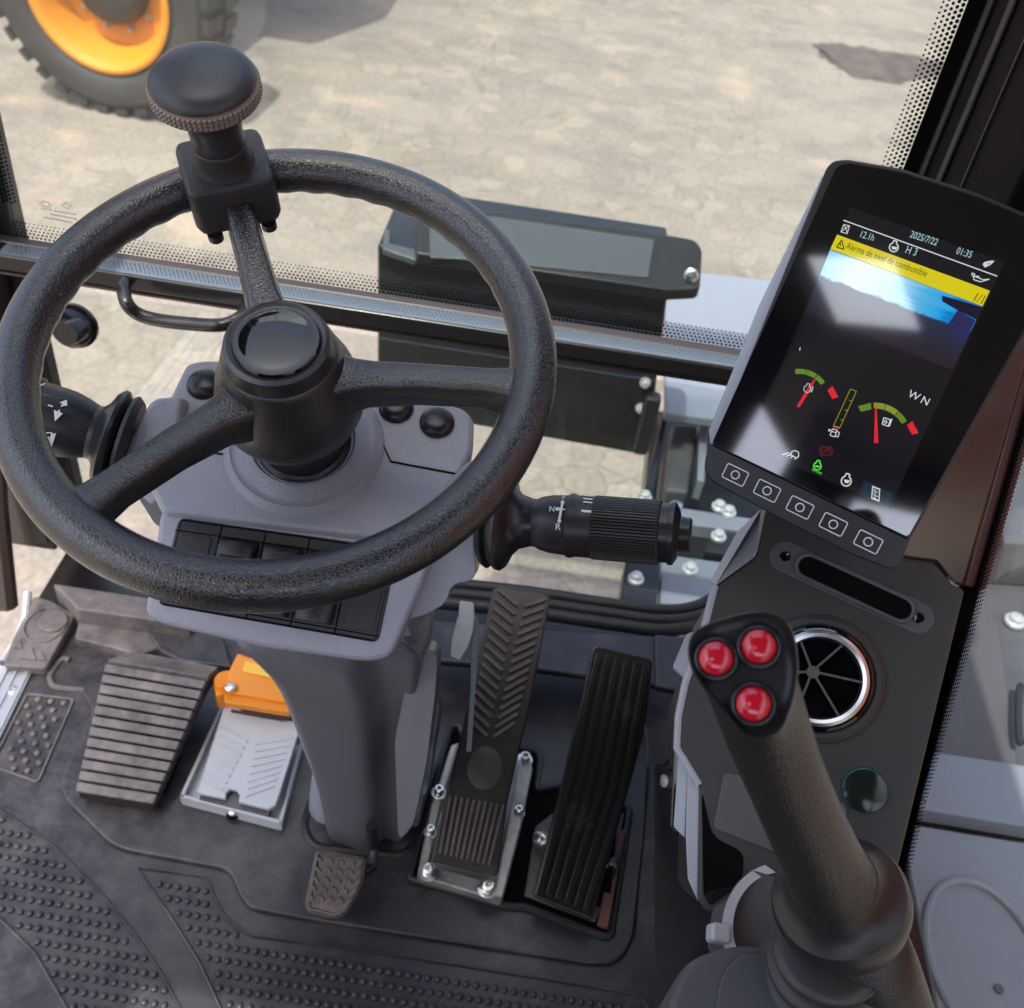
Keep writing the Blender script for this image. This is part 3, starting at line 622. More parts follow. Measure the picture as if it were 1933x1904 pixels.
def wrapline(mb, pts, wpx, O, ax, r, closed=False):
    pts = [V((a, b)) for a, b in pts]; 
    for a, b in zip(pts, pts[1:]+(pts[:1] if closed else [])):
        d = b-a
        if d.length < 1e-6: continue
        q = V((-d.y, d.x)).normalized()*wpx/2; e = d.normalized()*wpx*.3; A_, B_ = a-e, b+e; N_ = max(1, int((B_-A_).length/4))
        for k in range(N_):
            u, v = A_+(B_-A_)*(k/N_), A_+(B_-A_)*((k+1)/N_); out = []
            for c in (u+q, v+q, v-q, u-q): p, n = wrap(O, ax, r, c.x, c.y); out.append(p+n*.0009)
            mb.face(out)
for s, x, y, h in (('F', 1064, 941, 8), ('N', 1042, 961.5, 10), ('R', 1054, 995, 12)): wraptext(s, x, y, h, rad(3), A0, AX, .0232, M['white'], st)
wraptext('I', 1107, 966, 19, rad(95), A0, AX, .0239, M['white'], st, 1.6); wraptext('III', 1110, 943, 17, rad(95), A0, AX, .0239, M['white'], st)
mb = MB(); ds_ = (A0, AX, .0234)
wrapline(mb, [(1062, 951), (1056, 982)], 4.5, *ds_); wrapline(mb, [(1053, 962), (1060, 963)], 5, *ds_); wrapline(mb, [(1062, 963), (1078, 964)], 2, *ds_)
for x, y in ((1062, 950), (1052, 962), (1056, 984)):
    mb.face([(lambda pn: pn[0]+pn[1]*.0005)(wrap(*ds_, x+3.6*math.cos(t), y+3.6*math.sin(t))) for t in [2*math.pi*k/14 for k in range(14)]])
mb.build('gear_symbol', M['white'], st, smooth=False)

st2 = thing('control_stalk', 'left hand stalk with white arrows and lamp symbols, partly behind the wheel rim', 'control stalk', pd(240, 850, .82))
B0 = pd(262, 842, .83); B1 = pd(-60, 745, .80); BX = (B1-B0).normalized(); LB = (B1-B0).length
def bt(m_): return B0+BX*m_
MB().lathe(bt(.004), BX, [(.010, 0), (.034, .001), (.0385, .006), (.037, .009), (.020, .012)], 48).build('stalk_bellows', M['rubber'], st2)
MB().lathe(bt(.015), BX, [(.014, 0), (.034, .0), (.0395, .004), (.040, .007), (.036, .011), (.027, .014), (.0225, .018), (.0215, .023)], 56, mod=lambda t, r, h: 1+.09*math.cos(2*t)*(1 if r > .03 else 0)).build('stalk_collar', M['blk2'], st2)
MB().lathe(bt(.034), BX, [(.0205, 0), (.022, .003), (.0250, .012), (.0271, .022), (.0275, .030), (.0275, .046)], 56).build('stalk_body', M['blk'], st2)
MB().lathe(bt(.081), BX, [(.0275, 0), (.0300, .001), (.0300, .005), (.0290, .006), (.0290, .06), (.02, .055), (0, .056)], 56).build('stalk_grip', M['blk'], st2)
mb = MB()
def poly_on(pts, r, O, ax, off=.0012):
    out = []
    for x, y in pts: p, n = wrap(O, ax, r, x, y); out.append(p+n*off)
    mb.face(out)
poly_on([(126, 757), (127, 768), (121, 768), (114, 770), (118, 764), (112, 762)][::1], .0277, B0, BX)
poly_on([(102, 775), (108, 778), (113, 774), (114, 780), (119, 782), (104, 796)], .0277, B0, BX)
def Cc(x, y): return ((100+x*.3104)*.4719, (1450+y*.3104)*.4719)
bs_ = (B0, BX, .0276)
for pts in ([(300, 560), (355, 575)], [(165, 880), (205, 885), (195, 900), (245, 905)]): wrapline(mb, [Cc(*p) for p in pts], 2.4, *bs_)
for pts in ([(350, 905), (335, 970), (315, 965), (275, 950), (260, 925), (290, 905)], [(325, 985), (310, 1035), (270, 1025), (242, 1010), (245, 990), (285, 980)], [(312, 1050), (298, 1088), (255, 1075), (225, 1060), (228, 1042), (270, 1040)]): wrapline(mb, [Cc(*p) for p in pts], 2.0, *bs_, True)
for k in range(15):
    x0, y0 = 362-k*4.0, 915+k*12.5; wrapline(mb, [Cc(x0-4, y0+8), Cc(x0+38, y0+2)], 1.5, *bs_)
mb.build('lamp_symbol', M['white'], st2, smooth=False)
wraptext('J', 75, 727, 20, rad(70), B0, BX, .0291, M['white'], st2); wraptext('O', 64, 754, 17, rad(20), B0, BX, .0291, M['white'], st2)

# ================================================================== floor mat
fm = thing('floor_mat', 'black studded rubber floor mat with dusty patches covering the cab floor', 'floor mat', (-.15, .5, 0))
base = [V((-.60, -.2, 0)), V((.375, -.2, 0)), V((.375, .96, 0)), V((-.60, .96, 0))]
base[0] = V((-.60, -.2, 0))
MB().prism([onz(-160, 1640, 0), V((-.60, -.3, 0)), V((.375, -.3, 0)), V((.375, .965, 0)), onz(330, 1160, 0), onz(144, 1160), onz(60, 1265)], (0, 0, -.012)).build('mat_base', M['mat'], fm, bevel=.002)
def inside(p, poly):
    c = False; n = len(poly)
    for i in range(n):
        a, b = poly[i], poly[i-1]
        if (a[1] > p[1]) != (b[1] > p[1]) and p[0] < (b[0]-a[0])*(p[1]-a[1])/(b[1]-a[1])+a[0]: c = not c
    return c
def zpoly(px, z=0.0): return [onz(x, y, z) for x, y in px]
up = [(103, 1489), (215, 1600), (432, 1641), (452, 1690), (470, 1714), (590, 1737), (1120, 1820), (1168, 1816), (1196, 1775), (1220, 1560), (1226, 1380), (1180, 1262), (800, 1240), (420, 1225), (300, 1232), (150, 1300), (175, 1340)]
rr = [.03, .02, .012, .01, .02, .01, .02, .02, .02, .03, .03, .02, .0, .0, .01, .01, .01]
MB().prism(rnd(zpoly(up, .007), rr), (0, 0, -.0068)).build('raised_panel', M['mat'], fm, bevel=.0035, seg=3)
def region(px, r, name, m, rise, studs=True, sp=(.0104, .0150), orr=0, margin=.006, h=.0026, sr=.0034, shift=(0, 0)):
    poly = rnd(zpoly(px, rise), r)
    # recessed look: thin lip around, studs inside
    mb = MB(); pl2 = [(p.x, p.y) for p in poly]
    mb.tube([p+V((0, 0, .0006)) for p in poly], .0018, 6, closed=True)
    o = mb.build(name, m, fm)
    if studs:
        mb = MB(); xs = [p[0] for p in pl2]; ys = [p[1] for p in pl2]; ca, sa = math.cos(orr), math.sin(orr)
        cx, cy = sum(xs)/len(xs), sum(ys)/len(ys)
        for j in range(-60, 60):
            for i in range(-90, 90):
                u = i*sp[0]+(sp[0]/2 if j % 2 else 0)+shift[0]; v = j*sp[1]+shift[1]; x, y = cx+u*ca-v*sa, cy+u*sa+v*ca
                if all(inside((x+dx, y+dy), pl2) for dx, dy in ((margin, 0), (-margin, 0), (0, margin), (0, -margin))):
                    p = V((x, y, rise))
                    mb.loft([ringpts(p, X, Y, sr*1.12, 10), ringpts(p+Z*h*.7, X, Y, sr, 10), ringpts(p+Z*h, X, Y, sr*.72, 10)], True, True)
        q = mb.build('stud_pattern', m, fm, ang=50); q['kind'] = 'stuff'
    return o
region([(-260, 1440), (-10, 1522), (103, 1599), (190, 1687), (256, 1768), (304, 1837), (345, 1915), (420, 2100), (210, 2100), (130, 1910), (66, 1800), (0, 1735), (-220, 1610)], 0, 'stud_field', M['mat'], .0006, sp=(.0104, .0142))
region([(256, 1637), (390, 1656), (403, 1694), (428, 1738), (472, 1766), (708, 1797), (1150, 1868), (1210, 1880), (1340, 2100), (500, 2100), (417, 1906), (377, 1819), (319, 1727)], .008, 'stud_field', M['mat'], .0006, sp=(.0104, .0142))
region([(51, 1311), (140, 1321), (72, 1478), (-16, 1446)], .006, 'stud_patch', M['matd'], .0006, sp=(.0165, .0125), margin=.005, sr=.0036, h=.003)
# inner arc groove and ribs in the mat at the front left
mb = MB()
for pts_r, r_w in (([(118, 1240), (92, 1278), (100, 1298), (180, 1305), (260, 1316)], .004), ([(150, 1180), (190, 1190), (245, 1205), (265, 1240)], .003), ([(1226, 1390), (1224, 1470), (1206, 1640), (1196, 1780)], .002)):
    MB().tube(rnd(zpoly(pts_r, .001), .012)[:], r_w, 8).build('mat_ridge', M['matd'] if r_w > .0025 else M['rubber'], fm)
# front left corner rubber block with a round emblem
cb = thing('corner_pad', 'dusty rubber corner block with a raised round emblem beside the door sill', 'rubber pad', onz(70, 1200))
k = zpoly([(64, 1124), (102, 1136), (142, 1160), (86, 1262), (6, 1256), (22, 1208)], .016)
pad = sub_parent(MB().prism(rnd(k, .006), (0, 0, -.016)).build('pad_body', M['matd'], cb, bevel=.005, seg=3))
c = onz(86, 1180, .0165)
MB().tube([c+X*(.026*math.cos(t))+Y*(.030*math.sin(t)) for t in [rad(120)+rad(240)*q/20 for q in range(21)]], .002, 6).build('emblem_ring', M['matd'], pad)
MB().lathe(onz(101, 1175, .016), Z, [(.019, 0), (.019, .003), (.017, .0045), (0, .0045)], 32).build('emblem', M['matd'], pad)
mb = MB()
for s in ([(40, 1243), (60, 1222), (68, 1246)], [(74, 1246), (78, 1228), (86, 1246)], [(26, 1222), (38, 1208), (42, 1224)]): mb.prism(zpoly(s, .018), (0, 0, -.003))
mb.build('raised_mark', M['matd'], pad)
# aluminium door sill
ds = thing('door_sill', 'ribbed aluminium door sill strip at the left floor edge', 'door sill', onz(20, 1300))
a = onz(62, 1265, .004); b = onz(0, 1258, .004); d_ = (onz(0, 1393)-onz(62, 1265)).normalized(); wv = V((-.09, .0, 0))
MB().prism([a, a+d_*.6, a+d_*.6+wv, a+wv], (0, 0, -.012)).build('sill_plate', M['strip'], ds, bevel=.001)
mb = MB()
for f in (.06, .22, .36, .62, .8): mb.bar(a+wv*f, a+wv*f+d_*.6, Z, .005, .0022)
mb.build('sill_rib', M['strip'], ds)
MB().lathe(onz(24, 1304, .004), Z, [(.007, 0), (.007, .0012), (.003, .002), (.0028, .0006), (0, .0006)], 24).build('sill_screw', M['strip'], ds)
MB().tube([onz(52, 1120, .02), onz(48, 1170, .01), onz(28, 1215, 0), onz(4, 1252, 0)], .006, 10).build('edge_trim', M['strip'], ds)

# front ledge (dusty lip on the left, dark on the right), seal hoses
lg = thing('front_ledge', 'rubber covered step ledge along the front edge of the floor', 'ledge', (-.1, 1.0, .03))
def ledge(pxl, z, m, name, h, bev=.004): MB().prism([onz(x, y, z) for x, y in pxl], (0, 0, -h)).build(name, m, lg, bevel=bev)
ledge([(98, 1100), (360, 1140), (360, 1180), (145, 1150)], .045, M['matd'], 'ledge_top', .06)
ledge([(150, 1162), (280, 1178), (420, 1200), (420, 1228), (300, 1222), (262, 1238), (210, 1222), (140, 1205)], .016, M['matd'], 'ledge_step', .02)
ledge([(270, 1182), (420, 1196), (440, 1260), (342, 1248), (300, 1228)], .020, M['mat'], 'ledge_plate', .02)
ledge([(780, 1165), (1275, 1205), (1290, 1218), (1283, 1300), (1210, 1290), (1000, 1262), (780, 1245)], .075, M['mat'], 'ledge_panel', .012, .005)
ledge([(1235, 1196), (1300, 1204), (1300, 1308), (1238, 1296)], .082, M['mat'], 'ledge_panel', .012, .004)
lgm = MB(); lgm.tube([onz(1003+k, 1188+k*0, .0765) for k in (0,)]+[onz(1000, 1262, .0765)], .001, 6); lgm.build('ledge_seam', M['dark'], lg)
def hose(px, z, r, name, m):
    return MB().tube(smoothp([onz(x, y, z) for x, y in px]), r, 12).build(name, m, lg)
hose([(700, 1090), (850, 1102), (1000, 1118), (1150, 1140), (1250, 1152), (1310, 1146), (1360, 1120), (1420, 1080)], .062, .0085, 'seal_hose', M['rubber'])
hose([(700, 1108), (850, 1120), (1000, 1136), (1150, 1158), (1250, 1171), (1320, 1162), (1375, 1135)], .064, .0080, 'seal_hose', M['rubber'])
hose([(700, 1128), (850, 1140), (1000, 1156), (1150, 1178), (1255, 1190), (1340, 1176)], .060, .0095, 'seal_hose', M['rubber'])

# ================================================================== ribbed pedal (left)
rp = thing('travel_pedal', 'wide dusty ribbed rubber foot pedal left of the column', 'pedal', onz(260, 1420))
def lerp(a, b, t): return a+(b-a)*t
fl0, fr0 = onz(145, 1496, .030), onz(292, 1520, .030)
bl0, br0 = onz(202, 1253, .085), onz(392, 1286, .085)
tl0, tr0 = onz(250, 1236, .068), onz(412, 1266, .068)
nT = (fr0-fl0).cross(bl0-fl0).normalized(); nB = (br0-bl0).cross(tl0-bl0).normalized()
rings = []
mb = MB(); mb.prism([fl0, fr0, br0, tr0, tl0, bl0], (0, .0, -.016)).build('pedal_plate', M['blk'], rp, bevel=.004)
mb = MB(); 
for k in range(12):
    t0 = k/12+.003; t1 = (k+1)/12-.012
    if k == 0: t0 = .0
    if k == 7: t1 += .0
    a, b, c, d = lerp(fl0, bl0, t0), lerp(fr0, br0, t0), lerp(fr0, br0, t1), lerp(fl0, bl0, t1)
    mb.prism([p+nT*.0065 for p in (a, b, c, d)], nT*-.0085)
for k in range(6):
    t0 = k/6+.02; t1 = (k+1)/6-.03
    a, b, c, d = lerp(bl0, tl0, t0), lerp(br0, tr0, t0), lerp(br0, tr0, t1), lerp(bl0, tl0, t1)
    mb.prism([p+nB*.0055 for p in (a, b, c, d)], nB*-.0075)
mb.build('pedal_rib', M['pedal'], rp, bevel=.0015)
MB().prism([fl0+Y*.03-Z*.012, fr0+Y*.03-Z*.012, fr0+Y*.08-Z*.012, fl0+Y*.08-Z*.012], (0, 0, -.018)).build('pedal_base', M['dark'], rp)
MB().box((bl0+br0)/2-Z*.045-Y*.02, X, Y, Z, .04, .05, .07).build('pedal_arm', M['blk'], rp, bevel=.003)

# ================================================================== grey foot switch with orange cover
fs = thing('foot_switch', 'light grey foot switch with herringbone tread under an orange hinged cover', 'foot switch', onz(460, 1480))
fb4 = zpoly([(341, 1514), (532, 1565), (572, 1412), (424, 1330)], .012)
tray = sub_parent(MB().prism(rnd(fb4, .003), (0, 0, -.012)).build('switch_base', M['sw'], fs, bevel=.002))
ed = zpoly([(341, 1514), (532, 1565), (572, 1412), (424, 1330)], .022)
ed0 = [V((p.x, p.y, .012)) for p in ed]
fb4 = [V(p) for p in fb4]
wl = MB()
for i, j in ((0, 1), (1, 2), (3, 0)):
    a, b = fb4[i], fb4[j]; c = sum(fb4, V())/4; t = (b-a).normalized(); q = Z.cross(t); q = q if q.dot(c-a) > 0 else -q
    wl.prism([a+Z*.011, b+Z*.011, b+q*.004+Z*.011, a+q*.004+Z*.011], (0, 0, -.012))
wl.build('base_wall', M['sw'], tray, bevel=.0012)
# pad plane tilts up towards the front of the cab
pA, pB = onz(372, 1500, .034), onz(510, 1534, .034); pC, pD = onz(566, 1365, .052), onz(438, 1318, .052)
padn = (pB-pA).cross(pD-pA).normalized()
padc = (pA+pB)/2+padn*0
def onpad(x, y, h=0): return onp(x, y, pA+padn*h, padn)
bite = [onpad(x, y) for x, y in ((372, 1497), (426, 1508), (427, 1496), (434, 1490), (446, 1491), (453, 1500), (450, 1514), (508, 1528), (521, 1520), (566, 1376), (560, 1362), (500, 1356), (462, 1346), (448, 1332), (436, 1320), (424, 1330))]
pad = sub_parent(MB().prism(bite, padn*-.007).build('switch_pad', M['sw'], fs, bevel=.0015, seg=3))
mb = MB()
for k in range(8):
    t = k/7.0
    def Dd(p): return (p.x*.3418, 1085.4+p.y*.3418)
    a, b = lerp(V((1204, 842, 0)), V((1112, 1140, 0)), t), lerp(V((1366, 925, 0)), V((1232, 1190, 0)), t); mb.bar(onpad(*Dd(a)), onpad(*Dd(b)), padn, .0030, .0018)
    a, b = lerp(V((1410, 935, 0)), V((1355, 1222, 0)), t), lerp(V((1612, 905, 0)), V((1515, 1165, 0)), t); mb.bar(onpad(*Dd(a)), onpad(*Dd(b)), padn, .0030, .0018)
mb.build('tread_rib', M['sw'], pad)
MB().prism([onpad(376, 1510, -.010), onpad(506, 1542, -.010), onpad(556, 1380, -.010), onpad(430, 1345, -.010)], (0, 0, -.018)).build('switch_core', M['taupe'], fs)
MB().lathe(onz(440, 1535, .016), Z, [(.0055, 0), (.0055, .004), (.004, .0055), (0, .0055)], 24).build('switch_screw', M['zinc'], fs)
MB().lathe(onz(440, 1537, .0125), Z, [(.008, 0), (.008, .0006), (0, .0006)], 24).build('screw_recess', M['dark'], fs)
# orange cover: sloping hood over the far end
oh = .085
ocl = [onz(448, 1232, oh+.02), onz(512, 1256, oh+.02), onz(545, 1310, oh), onz(552, 1330, oh), onz(425, 1308, oh), onz(430, 1270, oh+.008)]
cov = sub_parent(MB().prism(ocl, (0, .012, -.035)).build('cover', M['orange'], fs, bevel=.003, seg=3))
lipc = [onz(423, 1326, oh-.004), onz(548, 1346, oh-.004), onz(548, 1328, oh-.004), onz(424, 1308, oh-.004)]
MB().prism(lipc, (0, 0, -.010)).build('cover_lip', M['orange'], cov, bevel=.002)
MB().lathe(onz(427, 1290, oh-.004), Z, [(.014, -.03), (.014, .006), (.012, .009), (0, .009)], 32).build('cover_hinge', M['orange'], cov)
MB().prism([onz(402, 1290, oh-.006), onz(425, 1282, oh-.006), onz(430, 1308, oh-.006), onz(408, 1314, oh-.006)], (0, 0, -.028)).build('hinge_tab', M['orange'], cov, bevel=.003)
MB().lathe(onz(435, 1300, oh+.004), Z, [(.0065, 0), (.0065, .003), (.004, .0045), (0, .0045)], 20).build('hinge_screw', M['zinc'], cov)
MB().prism([onp(x, y, ocl[0]+Z*.0006, (ocl[1]-ocl[0]).cross(ocl[4]-ocl[0]).normalized()) for x, y in ((463, 1248), (500, 1258), (520, 1282), (458, 1268))], (0, 0, -.0004)).build('cover_label', M['tape'], cov)
MB().prism([onz(436, 1345, .05), onz(545, 1365, .05), onz(552, 1340, .05), onz(440, 1322, .05)], (0, 0, -.04)).build('switch_slot', M['taupe'], fs)

# ================================================================== pedal well and pedals right of the column
pw = thing('pedal_well', 'black rimmed recess in the floor mat round the two long pedals', 'pedal well', onz(960, 1600))
wpx = [(773, 1660), (850, 1374), (866, 1370), (880, 1400), (1012, 1418), (1022, 1430), (1012, 1492), (1080, 1480), (1110, 1500), (1175, 1522), (1189, 1530), (1153, 1766), (1140, 1768), (990, 1712), (962, 1712)]
wp = rnd(zpoly(wpx, .009), .006)
MB().tube(wp, .0045, 8, closed=True).build('well_rim', M['rubber'], pw)
MB().prism([p-Z*.0012 for p in wp], (0, 0, -.004)).build('well_floor', M['dark'], pw)
MB().prism(zpoly([(990, 1690), (1125, 1740), (1150, 1690), (1180, 1535), (1090, 1500), (1010, 1560)], .014), (0, 0, -.005)).build('base_plate', M['pedc'], pw, bevel=.002)

ap = thing('brake_pedal', 'long black treadle pedal with chevron ribs on a cast metal bracket', 'pedal', onz(880, 1640))
br = MB()
k = zpoly([(788, 1655), (944, 1702), (956, 1672), (800, 1630)], .024); br.prism(rnd(k, .006), (0, 0, -.012))
k = zpoly([(788, 1650), (806, 1650), (832, 1520), (868, 1400), (852, 1405), (812, 1520)], .030); br.prism(k, (0, 0, -.018))
k = zpoly([(930, 1690), (950, 1695), (985, 1560), (1006, 1450), (1000, 1425), (985, 1422), (960, 1540)], .034); br.prism(rnd(k, .004), (0, 0, -.022))
br.build('pedal_bracket', M['alu'], ap, bevel=.003)
MB().prism(rnd(zpoly([(792, 1652), (940, 1696), (998, 1450), (984, 1424), (868, 1404), (850, 1410)], .014), .004), (0, 0, -.004)).build('bracket_plate', M['alu'], ap, bevel=.001)
for (x, y, r) in ((808, 1648, .011), (920, 1680, .011), (990, 1436, .010), (828, 1498, .009), (812, 1573, .008), (978, 1536, .008)):
    o = sub_parent(MB().lathe(onz(x, y, .030), Z, [(r, 0), (r, .0015), (r*.62, .002), (r*.62, .011), (r*.5, .012), (r*.34, .012), (r*.34, .006), (0, .006)], 32).build('bracket_bolt', M['zinc'], ap))
pth = rad(29); PN = V((0, -math.sin(pth), math.cos(pth)))
def mkpl(P, n): return lambda x, y, h=0: onp(x, y, P+n*h, n)
pb0 = onz(870, 1645, .052); ap_ = mkpl(pb0, PN)
tro = rnd([ap_(x, y) for x, y in ((812, 1626), (940, 1656), (958, 1515), (1001, 1330), (1041, 1122), (932, 1106), (905, 1230), (875, 1366), (838, 1520))], [.006, .006, 0, 0, .01, .01, 0, 0, 0])
tr_ = sub_parent(MB().prism(tro, PN*-.009).build('treadle', M['pedb'], ap, bevel=.0025, seg=3))
mb = MB()
for k in range(15):
    t = k/14
    sx_, sy_ = lerp(V((979, 1136, 0)), V((921, 1382, 0)), t).xy
    lx, ly = lerp(V((938, 1112, 0)), V((884, 1356, 0)), t).xy; rx, ry = lerp(V((1036, 1138, 0)), V((978, 1370, 0)), t).xy
    mb.bar(ap_(sx_-2, sy_+8), ap_(lx+2, ly+2), PN, .0042, .0042); mb.bar(ap_(sx_+10, sy_+10), ap_(rx-5, ry-6), PN, .0042, .0042)
mb.build('chevron_tread', M['pedc'], tr_)
mb = MB()
for k in range(10):
    t = k/9
    x0, y0 = lerp(V((850, 1502, 0)), V((950, 1520, 0)), t).xy; x1, y1 = lerp(V((830, 1612, 0)), V((922, 1634, 0)), t).xy
    mb.bar(ap_(x0, y0), ap_(x1, y1), PN, .0028, .0030)
mb.build('tread_rib', M['pedc'], tr_)
M['emb'] = mat('embossed_badge', (.055, .045, .043), .35)
p = ap_(915, 1450); MB().loft([[p+PN*.0003+X*(.020*math.cos(t))+PN.cross(X)*(.024*math.sin(t)) for t in [2*math.pi*k/28 for k in range(28)]], [p+PN*.0008+X*(.018*math.cos(t))+PN.cross(X)*(.022*math.sin(t)) for t in [2*math.pi*k/28 for k in range(28)]]]).build('worn_badge', M['emb'], tr_)
MB().box(pb0+V((.02, .10, -.0)), X, V((0, 1, .5)).normalized(), V((0, -.5, 1)).normalized(), .03, .16, .02).build('pedal_arm', M['dark'], ap)

gp_ = thing('travel_treadle', 'long black treadle pedal with lengthwise grooves beside the console', 'pedal', onz(1070, 1700))
gb0 = onz(1065, 1712, .045); gq = mkpl(gb0, PN)
tro = rnd([gq(x, y) for x, y in ((1006, 1694), (1118, 1740), (1176, 1530), (1215, 1390), (1236, 1244), (1118, 1216), (1098, 1320), (1060, 1480))], [.006, .006, 0, 0, .01, .01, 0, 0])
tg = sub_parent(MB().prism(tro, PN*-.011).build('treadle', M['pedg'], gp_, bevel=.003, seg=3))
mb = MB()
for k in range(6):
    t = (k+.5)/6
    x0, y0 = lerp(V((1010, 1680, 0)), V((1114, 1722, 0)), t).xy; x2, y2 = lerp(V((1122, 1232, 0)), V((1228, 1260, 0)), t).xy; xm, ym = lerp(V((1068, 1462, 0)), V((1188, 1490, 0)), t).xy
    mb.bar(gq(x0, y0), gq(xm, ym), PN, .0072, .0042); mb.bar(gq(xm, ym), gq(x2, y2), PN, .0072, .0042)
mb.build('tread_rib', M['pedg'], tg, bevel=.001)
for (x, y) in ((1022, 1585), (1152, 1630)):
    MB().lathe(onz(x, y, .03), V((.6 if x > 1100 else -.6, -.2, .8)), [(.010, 0), (.010, .003), (.0065, .0035), (.0065, .010), (.004, .011), (0, .011)], 28).build('pedal_bolt', M['zinc'], gp_)
M['rust'] = mat('brown_primer_metal', (.17, .06, .045), .5)
MB().prism(zpoly([(1128, 1745), (1148, 1752), (1183, 1560), (1160, 1580)], .022), (0, 0, -.006)).build('base_edge', M['rust'], pw, bevel=.001)
MB().box(gb0+V((.03, .09, -.01)), X, V((0, 1, .5)).normalized(), V((0, -.5, 1)).normalized(), .05, .14, .025).build('pedal_arm', M['dark'], gp_)

# small worn pedal
bp_ = thing('small_pedal', 'small worn brown rubber pedal with zigzag tread at the foot of the column', 'pedal', onz(640, 1690))
b2 = rad(36); BN = V((0, -math.sin(b2), math.cos(b2))); bo = onz(632, 1672, .055); bq = mkpl(bo, BN)
out = rnd([bq(x, y) for x, y in ((596, 1604), (692, 1620), (686, 1668), (655, 1726), (634, 1738), (580, 1724), (574, 1706))], .006)
pb_ = sub_parent(MB().prism(out, BN*-.008).build('pedal_pad', M['pedc'], bp_, bevel=.003, seg=3))
mb = MB(); inn = [bq(x, y, .0) for x, y in ((602, 1611), (684, 1626), (678, 1666), (650, 1718), (632, 1728), (586, 1716), (582, 1704))]
mb.tube([p+BN*.001 for p in inn], .0022, 6, closed=True)
def pxl(y): return 600-(y-1606)*.20
def pxr(y): return 687-(y-1620)*.10 if y < 1668 else 682-(y-1668)*.52
for r in range(6):
    y0 = 1624+r*18; prev = None
    for q in range(9):
        u = q/8; yy = y0+(8 if q % 2 else -5)+u*7; xx = pxl(yy)+4+(pxr(yy)-pxl(yy)-8)*u
        if yy < 1722:
            c_ = bq(xx, yy)
            if prev: mb.bar(prev, c_, BN, .0034, .0030)
            prev = c_
        else: prev = None
mb.build('zigzag_tread', M['pedc'], pb_, ang=40)
MB().tube([bq(684, 1650, -.006), onz(702, 1636, .05), onz(706, 1600, .06), onz(700, 1560, .10)], .006, 10).build('pedal_arm', M['blk'], bp_)

# bent metal hook lever
hk = thing('release_lever', 'bent bare metal lever standing behind the chevron pedal', 'lever', onz(905, 1400))
hz = pd(878, 1190, 1.04)
def hd_(x, y, dd=0): return pd(x, y, 1.05+dd+.045*(1190-y)/60)
mb = MB(); 
sec = [((868, 1134), (894, 1138)), ((866, 1160), (896, 1164)), ((858, 1186), (893, 1194)), ((850, 1210), (884, 1222)), ((848, 1240), (868, 1248))]
M['cream'] = mat('pale_bare_steel', (.50, .455, .40), .4, .15, var=(40, .5, (.36, .32, .28)))
mb.loft([[hd_(*a), hd_(*b), hd_(*b, .008), hd_(*a, .008)] for a, b in sec]).build('lever_plate', M['cream'], hk, bevel=.002)
mb = MB(); sec = [((893, 1160), (904, 1166)), ((888, 1200), (904, 1206)), ((888, 1300), (898, 1300)), ((880, 1420), (890, 1420))]
mb.loft([[hd_(*a, .008), hd_(*b, .008), hd_(*b, .016), hd_(*a, .016)] for a, b in sec]).build('lever_arm', M['taupe'], hk, bevel=.001)
# ================================================================== right console
cn = thing('side_console', 'charcoal side console with pale trim, air vent and slotted grille under the monitor', 'console', V((.26, .55, .3)))
NC = V((-.25, -.60, .76)).normalized(); PC = pd(1550, 1285, .80)
oc = mkpl(PC, NC)
fo = [(1452, 930), (1560, 900), (1700, 1052), (1765, 1062), (1798, 1104), (1822, 1112), (1694, 1642), (1640, 1760), (1480, 1760), (1330, 1722), (1317, 1700), (1320, 1482), (1281, 1412), (1284, 1350), (1297, 1288), (1333, 1182), (1352, 1106), (1428, 1050)]
rr = [.01]*18
face = rnd([oc(*p) for p in fo], [.01, .01, .004, .004, .002, .006, .006, .006, .01, .01, .006, .004, .006, .02, .01, .012, .004, .006])
MB().prism(face, NC*-.012).build('face_panel', M['cons'], cn, bevel=.003, seg=3)
bo_ = [(1448, 930), (1560, 900), (1690, 1060), (1700, 1500), (1640, 1640), (1340, 1640), (1330, 1480), (1283, 1400), (1290, 1340), (1300, 1285), (1336, 1180), (1352, 1110), (1424, 1052)]
# body behind the face
bod = [oc(x, y, -.012) for x, y in fo]
MB().prism([p+(PC-p)*.02 for p in bod], V((.02, .10, -.16))).build('console_body', M['cons'], cn)
# pale side trims
tr1 = [oc(1436, 962, .002), oc(1426, 1050, .002), oc(1350, 1106, .002)]
mb = MB(); t2 = [pd(x, y, d) for x, y, d in ((1436, 962, .83), (1392, 1004, .86), (1340, 1098, .87))]
mb.face([tr1[0], tr1[1], tr1[2], t2[2], t2[1], t2[0]][::-1]); mb.prism([tr1[0], tr1[1], tr1[2], t2[2], t2[1], t2[0]], NC*-.01).build('side_trim', M['pale'], cn, bevel=.002)
e1 = [(1350, 1106), (1331, 1182), (1294, 1290), (1281, 1352), (1278, 1412), (1320, 1482)]
MB().tube([oc(x, y, -.001) for x, y in e1], .0032, 8).build('trim_edge', M['pale'], cn)
lw1 = [oc(1281, 1414, -.004), oc(1321, 1484, -.004), oc(1319, 1704, -.004), oc(1303, 1664, -.02), oc(1290, 1560, -.03), oc(1272, 1560, -.045), oc(1276, 1450, -.03)]
lwt = [oc(1283, 1416, -.004), oc(1321, 1484, -.003), oc(1318, 1704, -.003), oc(1299, 1668, -.008), oc(1290, 1610, -.008)]
